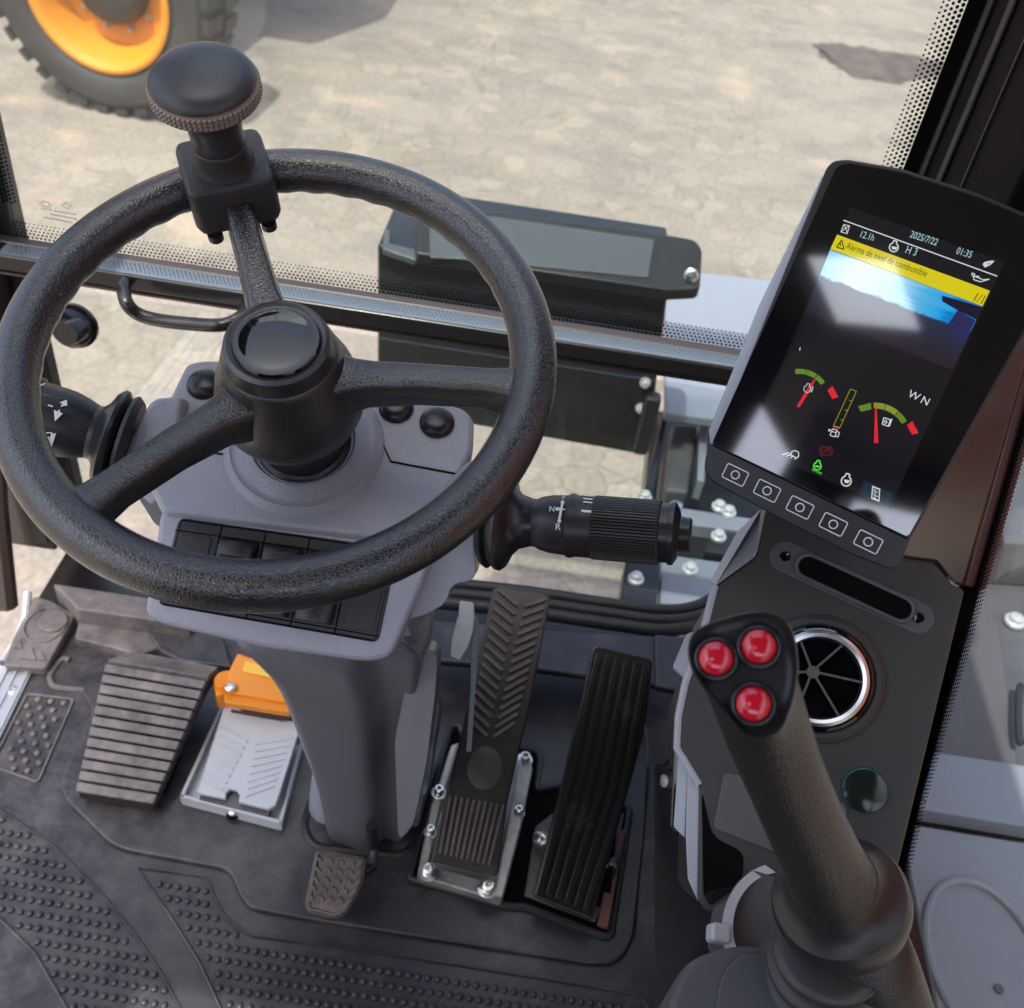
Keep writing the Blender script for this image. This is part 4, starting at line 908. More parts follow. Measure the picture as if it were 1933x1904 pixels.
MB().prism([oc(1298, 1440, -.004), oc(1321, 1484, -.003), oc(1318, 1704, -.003), oc(1298, 1660, -.003), oc(1294, 1580, -.004)], NC*-.008).build('side_trim', M['pale'], cn, bevel=.0015)
MB().prism([oc(1281, 1414, -.008), oc(1300, 1444, -.008), oc(1293, 1584, -.008), oc(1271, 1562, -.012)], NC*-.010).build('side_trim', M['pale'], cn, bevel=.0015)
MB().prism([oc(1275, 1330, -.02), oc(1300, 1420, -.02), oc(1280, 1580, -.03), oc(1264, 1560, -.03)], NC*-.02).build('side_panel', M['gloss'], cn, bevel=.002)
MB().prism([oc(1296, 1195, -.016), oc(1330, 1190, -.016), oc(1300, 1290, -.016), oc(1268, 1262, -.03)], NC*-.02).build('side_trim', M['pale'], cn, bevel=.003)
MB().lathe(pd(1262, 1415, .98), V((-1, -.2, .3)), [(.020, -.02), (.020, 0), (.016, .004), (.016, .007), (0, .008)], 32).build('side_grommet', M['rubber'], cn)
MB().lathe(pd(1258, 1475, .97), V((-1, -.4, .4)), [(.006, -.01), (.006, .003), (0, .005)], 16).build('side_screw', M['alu'], cn)
# slotted grille
g0, g1 = oc(1484, 1052, .0012), oc(1732, 1166, .0012); gd = (g1-g0).normalized(); gw = NC.cross(gd)
def stadium(a, b, r, n=12):
    d = (b-a).normalized(); s = NC.cross(d); return [b+(d*math.cos(t)+s*math.sin(t))*r for t in [-math.pi/2+math.pi*k/n for k in range(n+1)]]+[a+(-d*math.cos(t)-s*math.sin(t))*r for t in [-math.pi/2+math.pi*k/n for k in range(n+1)]]
gr = sub_parent(MB().prism(stadium(g0, g1, .0128), NC*-.003).build('grille_frame', M['taupe'], cn, bevel=.0012, seg=3))
s0, s1 = oc(1527, 1070, .0035), oc(1700, 1150, .0035); ring0 = stadium(s0, s1, .0094)
MB().tube(ring0, .0016, 8, closed=True).build('slot_rim', M['taupe'], gr)
MB().prism([p-NC*.001 for p in ring0], NC*-.001).build('slot', M['dark'], gr)
for p in (g0-gd*.001, g1+gd*.001):
    MB().lathe(p, NC, [(.0042, -.001), (.0042, .0006), (.0036, .0012), (.001, .0007), (0, .0007)], 20).build('grille_screw', M['gloss'], gr)
# round air vent
vc = oc(1546, 1281)
MB().lathe(vc, NC, [(.050, -.002), (.049, .003), (.0455, .0055), (.0425, .0055), (.040, .003)], 64, caps=False).build('vent_bezel', M['cons'], cn)
vt = sub_parent(MB().lathe(vc, NC, [(.0415, .002), (.0405, .0065), (.0385, .008), (.0365, .0075), (.0355, .004)], 64, caps=False).build('air_vent', M['gloss'], cn))
MB().lathe(vc, NC, [(.0372, .0062), (.0368, .0090), (.0345, .0106), (.0318, .0094), (.0300, .003)], 64, caps=False).build('chrome_ring', M['chrome'], vt)
MB().lathe(vc, NC, [(.034, .0012), (0, .0012)], 48).build('vent_well', M['dark'], vt)  # flat near-black disc: shade of an uncut hole put into the colour
va, vb, _ = basis(NC); mb = MB(); hubp = vc+NC*.0065+va*-.006+vb*.002
mb.lathe(hubp, NC, [(.005, -.002), (.005, .001), (.003, .002), (0, .002)], 20)
for k in range(6):
    t = 2*math.pi*k/6+.35; d = va*math.cos(t)+vb*math.sin(t); mb.bar(hubp+d*.004-NC*.002, vc+d*.031+NC*.0025, NC, .0018, .004)
mb.build('vent_blades', M['taupe'], vt)
# covers and plug
MB().prism(rnd([oc(x, y, .002) for x, y in ((1366, 1458), (1440, 1470), (1600, 1520), (1590, 1640), (1460, 1610), (1346, 1565))], .004), NC*-.004).build('blank_cover', M['taupe'], cn, bevel=.0015)
MB().lathe(oc(1632, 1492), NC, [(.0166, -.001), (.0166, .002), (.0160, .0032), (.015, .003)], 48, caps=False).build('plug_rim', M['tealrim'], cn)
MB().lathe(oc(1632, 1493), NC, [(.0163, .0), (.0159, .0032), (.011, .0046), (0, .0052)], 48).build('round_plug', M['teal'], cn)
# lower storage side with dark pocket
MB().prism(rnd([oc(x, y, .003) for x, y in ((1412, 1640), (1600, 1700), (1700, 1760), (1480, 1800), (1335, 1800), (1345, 1715), (1410, 1680))], .006), NC*-.03).build('pocket_rim', M['taupe'], cn, bevel=.003)
MB().prism(rnd([oc(x, y, .0009) for x, y in ((1324, 1490), (1345, 1580), (1405, 1610), (1400, 1670), (1340, 1712), (1328, 1690))], .008), NC*-.002).build('pocket', M['gloss'], cn)
# console support down to the floor
MB().box((.30, .62, .18), X, Y, Z, .13, .34, .38).build('console_support', M['blk2'], cn, bevel=.01)

# ------------------------------------------------------------------ cup holder and arm pod
ch = thing('cup_holder', 'pale grey cup holder half hidden behind the joystick base', 'cup holder', oc(1470, 1740))
cc = oc(1492, 1762, .006)
MB().lathe(cc, V((-.1, -.35, .9)), [(.046, -.05), (.050, .0), (.050, .004), (.043, .004), (.042, -.002), (.036, -.045), (0, -.046)], 56, caps=False).build('holder_ring', M['cup'], ch)
MB().box(cc+V((-.052, -.004, -.010)), X, V((0, .93, .36)), V((0, -.36, .93)), .015, .014, .022).build('holder_tab', M['cup'], ch, bevel=.003)
ar = thing('control_pod', 'taupe grey control pod with rounded corner carrying the joystick', 'armrest', V((.2, .22, .48)))
ZP = .485
pod = rnd([onz(x, y, ZP) for x, y in ((1268, 1880), (1300, 1812), (1385, 1782), (1495, 1792), (1700, 1830), (1760, 1960), (1720, 2300), (1200, 2300))], [.02, .02, .02, .01, .02, .02, .01, .01])
MB().loft([[p-Z*.07+(p-V((.2, .2, ZP)))*.04 for p in pod], [p-Z*.01+(p-V((.2, .2, ZP)))*.02 for p in pod], pod]).build('pod_body', M['taupe'], ar, bevel=.004, seg=3)
pin = rnd([onz(x, y, ZP+.002) for x, y in ((1345, 1960), (1360, 1840), (1400, 1797), (1490, 1802), (1690, 1850), (1700, 2250), (1340, 2250))], .012)
MB().prism(pin, (0, 0, -.003)).build('pod_inlay', M['taupe'], ar, bevel=.0015)

# ================================================================== joystick
JB = pd(1592, 1690, .600); JT = pd(1420, 1330, .490); JX = (JT-JB).normalized()
js = thing('joystick', 'black leather grained joystick with three red buttons on its head', 'joystick', JB)
HN = (CP-pd(1400, 1270, .47)).normalized()+V((-.02, .05, .10)); HN.normalize(); HP = pd(1400, 1270, .468)
oh_ = mkpl(HP, HN)
hpx = [(1296, 1222), (1306, 1192), (1345, 1172), (1410, 1154), (1455, 1153), (1488, 1172), (1502, 1202), (1510, 1260), (1500, 1325), (1478, 1385), (1440, 1404), (1405, 1396), (1372, 1352), (1330, 1304), (1302, 1262)]
hol = rnd([oh_(*p) for p in hpx], .02, 4)
# resample the head outline by angle round its centre
hc = oh_(1412, 1272); ha, hb_, _ = basis(HN, JX*-1+V((0, 0, .01)))
def resample(poly, c, a, b, n):
    out = []
    for k in range(n):
        t = 2*math.pi*k/n; d = V((math.cos(t), math.sin(t))); best = None
        for i in range(len(poly)):
            p = poly[i-1]-c; q = poly[i]-c; p2 = V((p.dot(a), p.dot(b))); q2 = V((q.dot(a), q.dot(b))); e = q2-p2
            den = d.x*(-e.y)+d.y*e.x
            if abs(den) < 1e-12: continue
            s = (p2.x*(-e.y)+p2.y*e.x)/den; u = (d.x*p2.y-d.y*p2.x)/den
            if s > 0 and -1e-6 <= u <= 1+1e-6 and (best is None or s > best): best = s
        out.append(c+a*(d.x*best)+b*(d.y*best))
    return out
NR = 56
H0 = resample(hol, hc, ha, hb_, NR)
def scaled(r, c, s, off): return [c+(p-c)*s+off for p in r]
MB().loft([scaled(H0, hc, .72, HN*-.0022), scaled(H0, hc, .86, HN*-.0020), scaled(H0, hc, .925, HN*.0008), scaled(H0, hc, .965, HN*.0018), scaled(H0, hc, .992, HN*.0004), scaled(H0, hc, 1.0, HN*-.003), scaled(H0, hc, .995, HN*-.009), scaled(H0, hc, .955, HN*-.0125)]).build('joystick_head', M['blk'], js, ang=70)
def circ(c, ax, r, rx=1): 
    b = (hb_-ax*hb_.dot(ax)).normalized(); a = b.cross(ax); a = a if a.dot(ha) > 0 else -a
    return [c+(a*math.cos(2*math.pi*k/NR)*rx+b*math.sin(2*math.pi*k/NR))*r for k in range(NR)]
gripr = []
for s, c in ((.955, HN*-.0118), (.94, HN*-.016)): gripr.append(scaled(H0, hc, s, c))
cen = [(1428, 1318, .505, .0230), (1445, 1370, .522, .0222), (1470, 1440, .535, .0212), (1500, 1510, .552, .0214), (1530, 1580, .570, .0222), (1560, 1640, .588, .0232), (1580, 1680, .600, .0250), (1592, 1700, .608, .0300)]
g1_ = circ(pd(1425, 1310, .505), JX, .0235)
gripr.append([a*.55+b*.45 for a, b in zip(scaled(H0, hc, .90, HN*-.026), g1_)])
pts_ = [pd(x, y, d) for x, y, d, r in cen]
for i, (x, y, d, r) in enumerate(cen[1:], 1):
    t = (pts_[i-1]-pts_[min(i+1, len(pts_)-1)]).normalized(); gripr.append(circ(pts_[i], t, r))
M['grip'] = mat('grained_grip', (.024, .021, .019), .34, bump=('leather', 330, .28, .0007))
MB().loft(gripr).build('grip', M['grip'], js, ang=80, sub=1)
for (x, y) in ((1352, 1246), (1432, 1224), (1422, 1331)):
    b_ = sub_parent(MB().lathe(oh_(x, y, -.003), HN, [(.0104, 0), (.0104, .0035), (.0097, .0052), (.0088, .0056), (.0079, .0052), (.0076, .002)], 40).build('button_collar', M['blk2'], js))
    MB().lathe(oh_(x, y, -.003), HN, [(.0078, .002), (.0077, .0068), (.0068, .0086), (.0046, .0100), (.002, .0105), (0, .0106)], 40).build('red_button', M['red'], b_)
fxa = (JX+V((0, -.05, .12))).normalized(); FB = pd(1586, 1700, .612)
MB().lathe(FB, fxa, [(.030, -.022), (.038, -.016), (.0405, -.006), (.0405, .002), (.0385, .0075), (.033, .011), (.028, .017), (.0255, .026)], 64).build('grip_flange', M['blk'], js)
MB().loft([circ(FB+fxa*-.012, fxa, .030), circ(pd(1652, 1830, .628), fxa, .0265), circ(pd(1690, 1960, .645), fxa, .029), circ(pd(1710, 2080, .66), fxa, .033)]).build('lever_neck', M['grip'], js, ang=80)
pr = []
for k in range(7):
    r0, h0_ = .0275+.0042*k, -.0135*k; pr += [(r0, h0_), (r0+.0055, h0_-.0020), (r0+.0062, h0_-.0050), (r0+.0040, h0_-.0085), (r0+.0025, h0_-.0130)]
M['boot'] = mat('ribbed_rubber', (.045, .040, .039), .42)
MB().lathe(pd(1566, 1790, .625), V((-.30, .02, 1)), pr, 56).build('rubber_boot', M['boot'], js, ang=80)

# ================================================================== monitor
NM = V((-.38, -.77, .51)).normalized(); PMn = pd(1610, 690, .725)
om = mkpl(PMn, NM)
mo = thing('display_monitor', 'portrait colour display monitor with five keys under its screen', 'monitor', pd(1600, 900, .80))
out = [(1574, 303), (1600, 301), (1700, 318), (1845, 364), (1935, 402), (2012, 436), (2030, 470), (1960, 590), (1718, 1018), (1698, 1070), (1680, 1076), (1612, 1050), (1476, 982), (1345, 912), (1328, 888), (1332, 860), (1348, 838), (1560, 316)]
ol = rnd([om(*p) for p in out], [.004, .003, .003, .003, .003, .006, .006, .002, .003, .006, .004, .003, .003, .006, .004, .002, .001, .004], 4)
MB().loft([[p-NM*.026+(PMn-p)*.10 for p in ol], [p-NM*.014 for p in ol], [p for p in ol]]).build('monitor_body', M['blk'], mo, bevel=.0015, seg=3)
bs = [om(x, y, -.006) for x, y in ((1556, 310), (1440, 575), (1338, 838), (1350, 842), (1480, 700), (1600, 420))]
MB().prism([om(x, y, -.004) for x, y in ((1552, 330), (1434, 572), (1337, 812), (1340, 842), (1372, 830), (1560, 420))], NM*-.020).build('back_shell', M['pale'], mo, bevel=.002)
sg = [(1580, 314), (1602, 309), (1700, 326), (1840, 371), (1935, 411), (2000, 442), (2014, 470), (1950, 590), (1714, 1014), (1344, 837)]
gl_ = sub_parent(MB().prism(rnd([om(x, y, .0008) for x, y in sg], .003), NM*-.001).build('screen_glass', M['screen'], mo))
MB().tube([om(x, y, .0005) for x, y in ((1344, 840), (1714, 1018))], .0006, 6).build('glass_edge', M['dark'], gl_)
UM = (om(1714, 1014)-om(1344, 837)).normalized(); VMv = NM.cross(UM)
def keyrect(cx, cy, w, h, r):
    c = om(cx, cy, .0006); return rnd([c+UM*(w*i)+VMv*(h*j) for i, j in ((-1, -1), (1, -1), (1, 1), (-1, 1))], r)
M['keyin'] = mat('key_face', (.012, .013, .013), .35)
for (x, y) in ((1388, 897), (1448, 927), (1510, 958.5), (1573, 990.5), (1639, 1023.5)):
    kb = sub_parent(MB().prism(keyrect(x, y, .0086, .0056, .0015), NM*-.001).build('key', M['keyin'], mo, bevel=.0003))
    mb = MB(); mb.tube(keyrect(x, y, .0086, .0056, .0015), .00045, 6, closed=True); c = om(x, y, .0009); mb.tube(ringpts(c, UM, VMv, .0030, 24), .00050, 6, closed=True); mb.build('key_marking', M['white'], kb)
# display content (it really gives off light)
h0 = .0011
def scr(px, m, name, h=h0, r=0):
    P = [om(x, y, h) for x, y in px]
    return MB().face(rnd(P, r) if r else P).build(name, m, gl_, smooth=False)
scr([(1605, 392), (1898, 495), (1680, 958), (1408, 842)], M['eback'], 'display_area', h0)
h1 = .0013
TLc = dict()
def z4(X0, Y0): return 1557.4+X0*.4203*.4719, 330.3+0*Y0   # unused
# pixel from the zoom (3300,700..4096,1500 shown 1894 wide) -> 1933-wide view
def A(x, y): return ((3300+x*796/1894)*1933/4096, (700+y*800/1904)*1933/4096)
def B(x, y): return ((2850+x*900/1904)*1933/4096, (1400+y*900/1904)*1933/4096)
scr([A(115, 570), A(1570, 1105), A(1500, 1252), A(50, 708)], M['eyel'], 'alarm_band', h1)
fq = scr([A(48, 715), A(1500, 1252), A(1215, 1858), A(-190, 1310)], M['feed'], 'camera_view', h1)
uvl = fq.data.uv_layers.new(name='UVMap')
for li, uv in zip(range(4), ((0, 0), (1, 0), (1, 1), (0, 1))):
    uvl.data[li].uv = uv if fq.data.loops[li].vertex_index == li else ((0, 0), (1, 0), (1, 1), (0, 1))[fq.data.loops[li].vertex_index]
scr([A(1115, 1150), A(1500, 1262), A(1440, 1380), A(1262, 1290), A(1115, 1205)], M['epurp'], 'camera_view_detail', .0015)
scr([A(1265, 1290), A(1430, 1385), A(1330, 1605), A(1150, 1450)], M['eblue'], 'camera_view_detail', .0014)
mb = MB()
for k in range(8):
    t = k/8; a, b = lerp(V((1265, 1290, 0)), V((1150, 1450, 0)), t+.06), lerp(V((1430, 1385, 0)), V((1330, 1605, 0)), t+.06)
    mb.bar(om(*A(a.x, a.y), .0015), om(*A(b.x, b.y), .0015), NM, .0007, .0001)
mb.build('camera_view_detail', M['epurp'], gl_, smooth=False)
def line(pts, m, name, wd=.0006, F=A, closed=False):
    mb = MB(); P = [om(*F(*p), h1) for p in pts]
    for a, b in zip(P, P[1:]+(P[:1] if closed else [])):
        if (b-a).length > 1e-6: mb.bar(a, b, NM, wd, .0002)
    return mb.build(name, m, gl_, smooth=False)
line([(175, 433), (1638, 966)], M['ewhite'], 'header_line', .0007)
def ftext(s, a, b, m, F=A, name='display_text'):
    p, q = om(*F(*a), .0016), om(*F(*b)); o = text(s, (0, 0, 0), X, Z, 1, m, gl_, name); xs = [v.co.x for v in o.data.vertices]; ys = [v.co.y for v in o.data.vertices]
    k = (q-p).length/(max(xs)-min(xs)); ux = (q-p); ux = (ux-NM*ux.dot(NM)).normalized(); uy = NM.cross(ux); mid = (p+om(*F(*b), .0016))/2; x0 = (max(xs)+min(xs))/2
    for v in o.data.vertices: v.co = mid+ux*((v.co.x-x0)*k)+uy*(v.co.y*k*1.4)
    return o
def stext(s, x, y, sz, m, F=A, x2=None, name='display_text'):
    p = om(*F(x, y), .0016); d = UM if x2 is None else (om(*F(*x2))-om(*F(x, y)))
    return text(s, p, d, NM, sz, m, gl_, name)
hd2 = (1300, 735)
dirA = lambda x, y: (x+100, y+36)
for s, a, b, m in (('2025/7/22', (814, 565), (1070, 650), 'ecyan'), ('01:35', (1256, 722), (1395, 768), 'ecyan'), ('12.1h', (342, 566), (466, 606), 'ecyan'), ('H 3', (775, 712), (872, 744), 'ecyan'), ('1/1', (1432, 1166), (1505, 1198), 'edark'), ('Alarma de nivel de combustible', (205, 672), (972, 948), 'edark')):
    ftext(s, a, b, M[m])
line([(110, 690), (160, 622), (180, 710)], M['edark'], 'warning_symbol', .0008, A, True); line([(146, 650), (146, 680)], M['edark'], 'warning_symbol', .0008)
line([(178, 475), (235, 488), (210, 562), (152, 545), (178, 475), (205, 525), (210, 562), (152, 545), (190, 515), (235, 488)], M['ewhite'], 'hourglass_symbol', .0005)
def gear(cx, cy, s, m, F, name, wd=.0008):
    line([(cx+s*math.cos(t), cy+s*math.sin(t)) for t in [rad(-40)+rad(280)*k/20 for k in range(21)]], m, name, wd, F)
    line([(cx-s*.75, cy-s*.7), (cx-s*.25, cy-s*1.0), (cx-.0*s, cy-s*1.55), (cx+s*.75, cy-s*1.35), (cx+s*.55, cy-s*.9), (cx+s*.78, cy-s*.62)], m, name, wd, F)
gear(655, 692, 42, M['ewhite'], A, 'engine_symbol'); scr([A(632, 680), A(690, 690), A(675, 715), A(640, 708)], M['ewhite'], 'engine_symbol', h1)
line([(1400, 935), (1430, 950), (1410, 968), (1395, 950), (1400, 935)], M['ewhite'], 'oil_symbol', .0006); line([(1415, 965), (1470, 985), (1500, 1000), (1565, 995), (1480, 1020), (1415, 1000)], M['ewhite'], 'oil_symbol', .0006, A, True); line([(1440, 965), (1470, 970)], M['ewhite'], 'oil_symbol', .0006); line([(1455, 968), (1455, 985)], M['ewhite'], 'oil_symbol', .0006)
scr([A(1520, 830), A(1575, 818), A(1615, 820), A(1575, 860), A(1520, 885), A(1500, 852)], M['ewhite'], 'machine_symbol', h1)
scr([A(1548, 845), A(1570, 838), A(1556, 862)], M['eback'], 'machine_symbol', .0014)
# gauges
def arc_gauge(c, r0, r1, a0, a1, segs, F, name):
    for (f0, f1, m) in segs:
        mb = MB(); n = 8; ou = []; inn = []
        for k in range(n+1):
            t = rad(a0+(a1-a0)*(f0+(f1-f0)*k/n)); ou.append((c[0]+r1*math.cos(t), c[1]+r1*math.sin(t))); inn.append((c[0]+r0*math.cos(t), c[1]+r0*math.sin(t)))
        scr([F(*p) for p in ou+inn[::-1]], m, name, h1)
arc_gauge((735, 430), 225, 268, -98, -20, ((0, .27, M['egrn']), (.285, .54, M['egrn']), (.56, .80, M['egrn'])), B, 'gauge_scale')
scr([B(972, 342), B(1015, 308), B(1065, 400), B(1015, 418)], M['ered'], 'gauge_scale', h1)
scr([B(1232, 478), B(1340, 450), B(1345, 505), B(1255, 525)], M['egrn'], 'gauge_scale', h1)
arc_gauge((1375, 760), 262, 312, -92, -30, ((0, .30, M['eolv']), (.32, .66, M['eolv']), (.68, 1.0, M['egrn'])), B, 'gauge_scale')
scr([B(1645, 640), B(1690, 605), B(1745, 705), B(1690, 720)], M['ered'], 'gauge_scale', h1)
scr([B(882, 230), B(835, 330), B(735, 490), B(712, 480), B(812, 310)], M['ered'], 'gauge_needle', .0015)
scr([B(1377, 470), B(1388, 470), B(1404, 790), B(1366, 790)], M['ered'], 'gauge_needle', .0015)
gear(803, 332, 30, M['ecyan'], B, 'coolant_symbol', .0006)
line([(850, 310), (838, 360)], M['ecyan'], 'coolant_symbol', .0008, B)
line([(1168, 332), (1218, 352), (1078, 660), (1024, 645)], M['eolv'], 'fuel_scale', .0005, B, True)
for f in (.27, .53, .8): a = lerp(V((1218, 352, 0)), V((1078, 660, 0)), f); line([(a.x, a.y), (a.x-24, a.y-8)], M['eolv'], 'fuel_scale', .0005, B)
scr([B(1024, 640), B(1080, 655), B(1074, 672), B(1018, 654)], M['ered'], 'fuel_scale', h1)
line([(1015, 670), (1055, 680), (1035, 738), (995, 725)], M['ewhite'], 'fuel_symbol', .0006, B, True); line([(1008, 692), (1048, 702)], M['ewhite'], 'fuel_symbol', .0006, B); line([(1058, 690), (1075, 705), (1060, 740), (1042, 730)], M['ewhite'], 'fuel_symbol', .0006, B); line([(985, 672), (1000, 680), (984, 692)], M['ewhite'], 'fuel_symbol', .0006, B, True)
line([(1450, 575), (1505, 592), (1488, 648), (1436, 630)], M['ewhite'], 'oil_temperature_symbol', .0007, B, True); line([(1468, 595), (1478, 618), (1460, 622), (1452, 610)], M['ewhite'], 'oil_temperature_symbol', .0006, B, True); line([(1518, 585), (1494, 650)], M['ewhite'], 'oil_temperature_symbol', .0009, B)
dirB = lambda x, y: (x+100, y+46)
stext('W', 1705, 390, .0075, M['ewhite'], B, dirB(1705, 390)); stext('N', 1800, 436, .0075, M['ewhite'], B, dirB(1800, 436))
line([(742, -20), (738, 8)], M['ewhite'], 'display_text', .0006, B)
stext('P', 965, 857, .0070, M['edred'], B, dirB(965, 857))
c = (960, 857)
for a0 in (-60, 120): line([(c[0]+56*math.cos(rad(a0+15*k)), c[1]+50*math.sin(rad(a0+15*k))) for k in range(9)], M['edred'], 'brake_symbol', .0006, B)
line([(c[0]+38*math.cos(rad(18*k)), c[1]+36*math.sin(rad(18*k))) for k in range(20)], M['edred'], 'brake_symbol', .0005, B, True)
gear(888, 985, 32, M['elime'], B, 'idle_symbol', .0008); line([(868, 985), (908, 990)], M['elime'], 'idle_symbol', .0012, B)
stext('n/min', 885, 1030, .0033, M['elime'], B, dirB(885, 1030))
gear(1132, 1112, 42, M['ewhite'], B, 'engine_symbol', .0009); scr([B(1112, 1098), B(1165, 1105), B(1150, 1130), B(1122, 1128)], M['ewhite'], 'engine_symbol', h1)
line([(658, 888), (672, 862), (700, 852), (728, 868), (730, 898), (715, 918)], M['ewhite'], 'lamp_symbol', .0007, B, True)
for k in range(4): line([(648+k*18, 872+k*12), (590+k*36, 888+k*14)], M['ewhite'], 'lamp_symbol', .0007, B)
scr([B(1285, 1105), B(1530, 1215), B(1475, 1342), B(1240, 1215)], M['etile'], 'menu_tile', .0013)
scr([B(1352, 1150), B(1420, 1178), B(1412, 1288), B(1342, 1260)], M['ewhite'], 'menu_symbol', .0015); scr([B(1360, 1166), B(1410, 1186), B(1404, 1272), B(1352, 1250)], M['etile'], 'menu_symbol', .0017)
for k in range(5): line([(1364, 1184+k*17), (1364+(36 if k % 2 else 22), 1190+k*17)], M['ewhite'], 'menu_symbol', .0006, lambda x, y: B(x, y))
for o in gl_.children:
    if o.name.startswith('menu_symbol') and o.data.polygons and len(o.data.polygons) == 6: o.location = NM*.0007
# monitor bracket
MB().box(PMn-NM*.05-VMv*.05, UM, VMv, NM, .06, .08, .06).build('monitor_bracket', M['blk2'], mo, bevel=.006)

# ================================================================== outside, in front of the cab
bx = thing('front_box', 'black sheet metal box with a grey tray on top in front of the lower window', 'equipment box', V((-.02, 1.6, -.05)))
YB = 1.5
bp4 = [ony(712, 462, YB), ony(1262, 545, YB), ony(1222, 862, YB), ony(712, 772, YB)]
MB().prism(bp4, (0, .22, 0)).build('box_body', M['boxblk'], bx, bevel=.006)
tq = lambda x, y, h=0: onp(x, y, V((0, 1.52, .30+h)), V((0, -.35, 1)).normalized())
tb = rnd([tq(x, y, .03) for x, y in ((785, 404), (930, 399), (1240, 440), (1312, 452), (1326, 470), (1322, 545), (1262, 548), (786, 478))], [.01, .01, .01, .02, .02, .01, 0, 0])
MB().prism(tb, (0, 0, -.02)).build('tray_plate', M['boxblk'], bx, bevel=.003)
MB().prism([tq(x, y, .033) for x, y in ((810, 418), (930, 408), (1236, 452), (1224, 524), (860, 488), (812, 486))], (0, 0, -.004)).build('tray_panel', M['tray'], bx, bevel=.003)
MB().prism([tq(x, y, .0) for x, y in ((726, 432), (738, 432), (736, 458), (786, 470), (786, 492), (722, 470))], (0, 0, -.012)).build('tray_flange', M['tray'], bx, bevel=.003)
MB().lathe(tq(1304, 520, .03), V((0, -1, .3)), [(.012, 0), (.012, .006), (.009, .008), (.009, .016), (0, .018)], 20).build('tray_bolt', M['zinc'], bx)
for (x, y) in ((1218, 722), (1210, 770)):
    MB().lathe(ony(x, y, YB-.001), -Y, [(.010, 0), (.010, .004), (.006, .006), (.006, .012), (0, .014)], 16).build('box_bolt', M['boltw'], bx)
MB().box(ony(1220, 800, YB-.01)+V((0, .0, 0)), X, Y, Z, .03, .03, .13).build('box_latch', M['boxblk'], bx, bevel=.008)
bc_ = ony(1120, 690, YB-.02)

dk = thing('machine_deck', 'pale grey upper deck of the machine with bolts and dark brackets right of the cab', 'machine deck', V((.6, 1.2, -.2)))
def dplate(px, z, m, name, h=.02, bev=.003): return MB().prism([onz(x, y, z) for x, y in px], (0, 0, -h)).build(name, m, dk, bevel=bev)
dplate([(1256, 508), (1500, 534), (1500, 812), (1256, 780)], -.06, M['deck'], 'deck_plate')
dplate([(1240, 775), (1480, 808), (1480, 1120), (1180, 1110), (1230, 960)], -.34, M['boxblk'], 'deck_well')
def dbox(px, z, h, m, name, bev=.004): return MB().prism([onz(x, y, z) for x, y in px], (0, 0, -h)).build(name, m, dk, bevel=bev)
dbox([(1268, 798), (1318, 802), (1300, 930), (1254, 925)], -.15, .12, M['deckd'], 'deck_cylinder', .01)
MB().lathe(onz(1275, 960, -.16), Z, [(.012, -.1), (.012, .01), (0, .012)], 20).build('cylinder_rod', M['zinc'], dk)
dbox([(1322, 790), (1338, 790), (1330, 910), (1316, 905)], -.14, .05, M['deck'], 'deck_strip', .002)
dbox([(1250, 785), (1262, 785), (1226, 960), (1208, 960)], -.12, .02, M['frame'], 'deck_rail', .002)
dbox([(1262, 955), (1460, 985), (1452, 1010), (1258, 985)], -.13, .03, M['deck'], 'deck_rail', .003)
dbox([(1182, 1055), (1248, 1065), (1240, 1145), (1170, 1130)], -.12, .05, M['boxblk'], 'deck_bracket', .003)
dbox([(1250, 1046), (1370, 1062), (1370, 1180), (1244, 1160)], -.14, .02, M['deck'], 'deck_plate', .003)
dbox([(1345, 1000), (1400, 1008), (1390, 1048), (1330, 1040)], -.125, .04, M['boxblk'], 'deck_bracket', .003)
dbox([(1230, 785), (1256, 785), (1230, 950), (1216, 940)], -.2, .06, M['brown'], 'deck_post', .003)
for (x, y, z) in ((1302, 1076, -.138), (1356, 1014, -.122), (1200, 1094, -.118), (1357, 958, -.125), (1216, 940, -.115), (1375, 968, -.128), (1190, 950, -.118)):
    MB().lathe(onz(x, y, z), Z, [(.014, -.002), (.014, .003), (.009, .004), (.009, .012), (.004, .014), (0, .014)], 24).build('deck_bolt', M['boltw'], dk)
# right of the cab, seen through the side glass
dplate([(1600, 1560), (1720, 1556), (2300, 1650), (2300, 2400), (1550, 2400)], -.06, M['deck'], 'deck_plate', .02)
MB().tube([onz(1862, 1815, -.058)+X*(.072*math.cos(t))+Y*(.105*math.sin(t)) for t in [2*math.pi*k/48 for k in range(48)]], .0055, 8, closed=True).build('deck_ring', M['deck'], dk)
MB().lathe(onz(1885, 1868, -.059), Z, [(.006, 0), (.006, .002), (0, .0025)], 16).build('deck_bolt', M['deckd'], dk)
dplate([(1600, 1515), (1735, 1528), (2300, 1625), (2300, 1655), (1720, 1560), (1600, 1560)], -.10, M['brown'], 'deck_gap', .02)
dplate([(1600, 1400), (1770, 1420), (2300, 1500), (2300, 1622), (1735, 1527), (1600, 1512)], -.05, M['deck'], 'deck_plate', .03)
dplate([(1700, 1090), (2300, 1130), (2300, 1505), (1772, 1424), (1650, 1410)], -.08, M['deckd'], 'deck_cover', .02)
dplate([(1845, 1130), (1885, 1180), (1922, 1455), (1772, 1424), (1750, 1380)], -.076, M['taupe'], 'deck_cover', .004)
dplate([(1860, 1040), (2200, 1075), (2200, 1100), (1855, 1062)], -.05, M['deck'], 'deck_rail', .03)
dplate([(1880, 830), (2200, 840), (2200, 1040), (1895, 1025)], .02, M['deckd'], 'deck_box', .10)
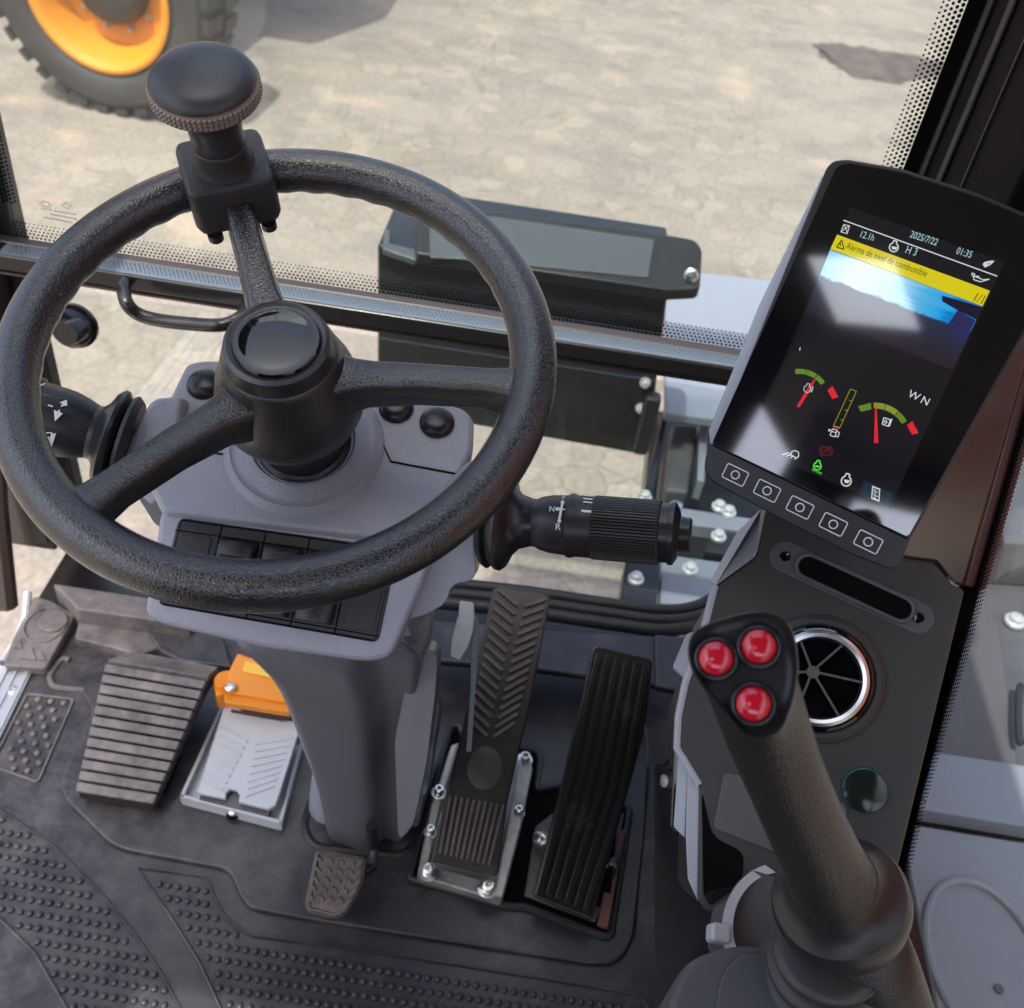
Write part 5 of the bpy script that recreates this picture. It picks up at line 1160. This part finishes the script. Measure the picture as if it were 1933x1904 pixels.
dplate([(1780, 1062), (2300, 1100), (2300, 1135), (1780, 1092)], -.10, M['boxblk'], 'deck_gap', .02)
MB().lathe(onz(1915, 1174, -.074), Z, [(.017, -.002), (.017, .003), (.011, .004), (.011, .012), (0, .014)], 24).build('deck_bolt', M['boltw'], dk)
MB().tube([onz(1928+6*math.cos(t), 1350+55*math.sin(t), -.05) for t in [rad(90+18*k) for k in range(11)]], .006, 8).build('deck_cable', M['rubber'], dk)
# chassis skirt under the deck, towards the ground
MB().box((.75, .9, -.55), X, Y, Z, .6, 2.4, .3).build('chassis', M['boxblk'], dk)
# boom of this machine, to the right of the cab
bmth = thing('excavator_boom', 'orange boom of the machine rising on the right of the cab', 'boom', V((.95, 1.4, .6)))
MB().prism([V((.85, -.7, .45)), V((.85, -.5, 1.0)), V((.85, .2, 1.35)), V((.85, 2.2, 2.0)), V((.85, 2.5, 1.55)), V((.85, 1.2, .80)), V((.85, .5, .50))], (.32, 0, 0)).build('boom_body', M['boom'], bmth, bevel=.02)

# ================================================================== parked loader
AXW = V((-.10, -1, .0)).normalized(); RO = .60; TC = V((-2.40, 5.38, -1.25+RO)); RR = .375
ld = thing('wheel_loader', 'parked wheel loader showing a grey lugged tyre with a bright yellow rim', 'wheel loader', V((TC.x, TC.y, -1.25)))
ty = sub_parent(MB().lathe(TC, AXW, [(RR-.01, .12), (RR+.02, .165), (RR+.06, .185), (RR+.11, .195), (RR+.16, .19), (RO-.05, .175), (RO-.03, .15), (RO-.03, -.15), (RO-.05, -.18), (RR+.12, -.2), (RR, -.15)], 96, caps=False).build('wheel', M['tyre'], ld))
ta, tb_, tc_ = basis(AXW); mb = MB()
for k in range(32):
    for s in (-1, 1):
        t = 2*math.pi*(k+(.5 if s > 0 else 0))/32; d = ta*math.cos(t)+tb_*math.sin(t); e = tc_.cross(d)
        mb.prism([TC+d*(RO-.04)+tc_*(s*.185)+e*.034, TC+d*(RO-.04)+tc_*(s*.185)-e*.034, TC+d*(RO-.035)+tc_*(s*.02)+e*(.02-.07), TC+d*(RO-.035)+tc_*(s*.02)+e*(.10-.07)], d*.030)
        if s > 0: mb.prism([TC+d*(RO-.10)+tc_*.178+e*.026, TC+d*(RO-.10)+tc_*.178-e*.026, TC+d*(RO-.03)+tc_*.165-e*.03, TC+d*(RO-.03)+tc_*.165+e*.03], tc_*.006)
mb.build('tread_lug', M['tyre'], ty, smooth=False)['kind'] = 'stuff'
MB().lathe(TC, AXW, [(RR+.008, .160), (RR+.006, .178), (RR-.012, .182), (RR-.03, .172), (RR-.045, .150), (RR-.055, .11), (RR-.075, .06), (RR-.09, -.02), (.18, -.03), (.17, -.035)], 96, caps=False).build('rim', M['yellow'], ty)
MB().lathe(TC, AXW, [(.185, -.05), (.18, .03), (.17, .055), (.14, .08), (.06, .09), (.0, .092)], 64).build('axle_hub', M['hubb'], ty)
for k in range(10):
    t = 2*math.pi*k/10; p = TC+(ta*math.cos(t)+tb_*math.sin(t))*.215+tc_*-.025
    MB().lathe(p, AXW, [(.016, 0), (.016, .016), (.010, .02), (.010, .034), (0, .036)], 6).build('wheel_nut', M['alu'], ty, smooth=False)
MB().tube([TC-tc_*.1, TC-tc_*2.4], .16, 20).build('axle', M['hubb'], ld)
MB().prism([V((-5.0, 6.1, .15)), V((-1.95, 6.1, .15)), V((-1.75, 6.5, .9)), V((-2.1, 6.7, 1.7)), V((-5.0, 6.6, 1.9))], (0, 2.2, 0)).build('loader_body', M['yellow'], ld, bevel=.03)
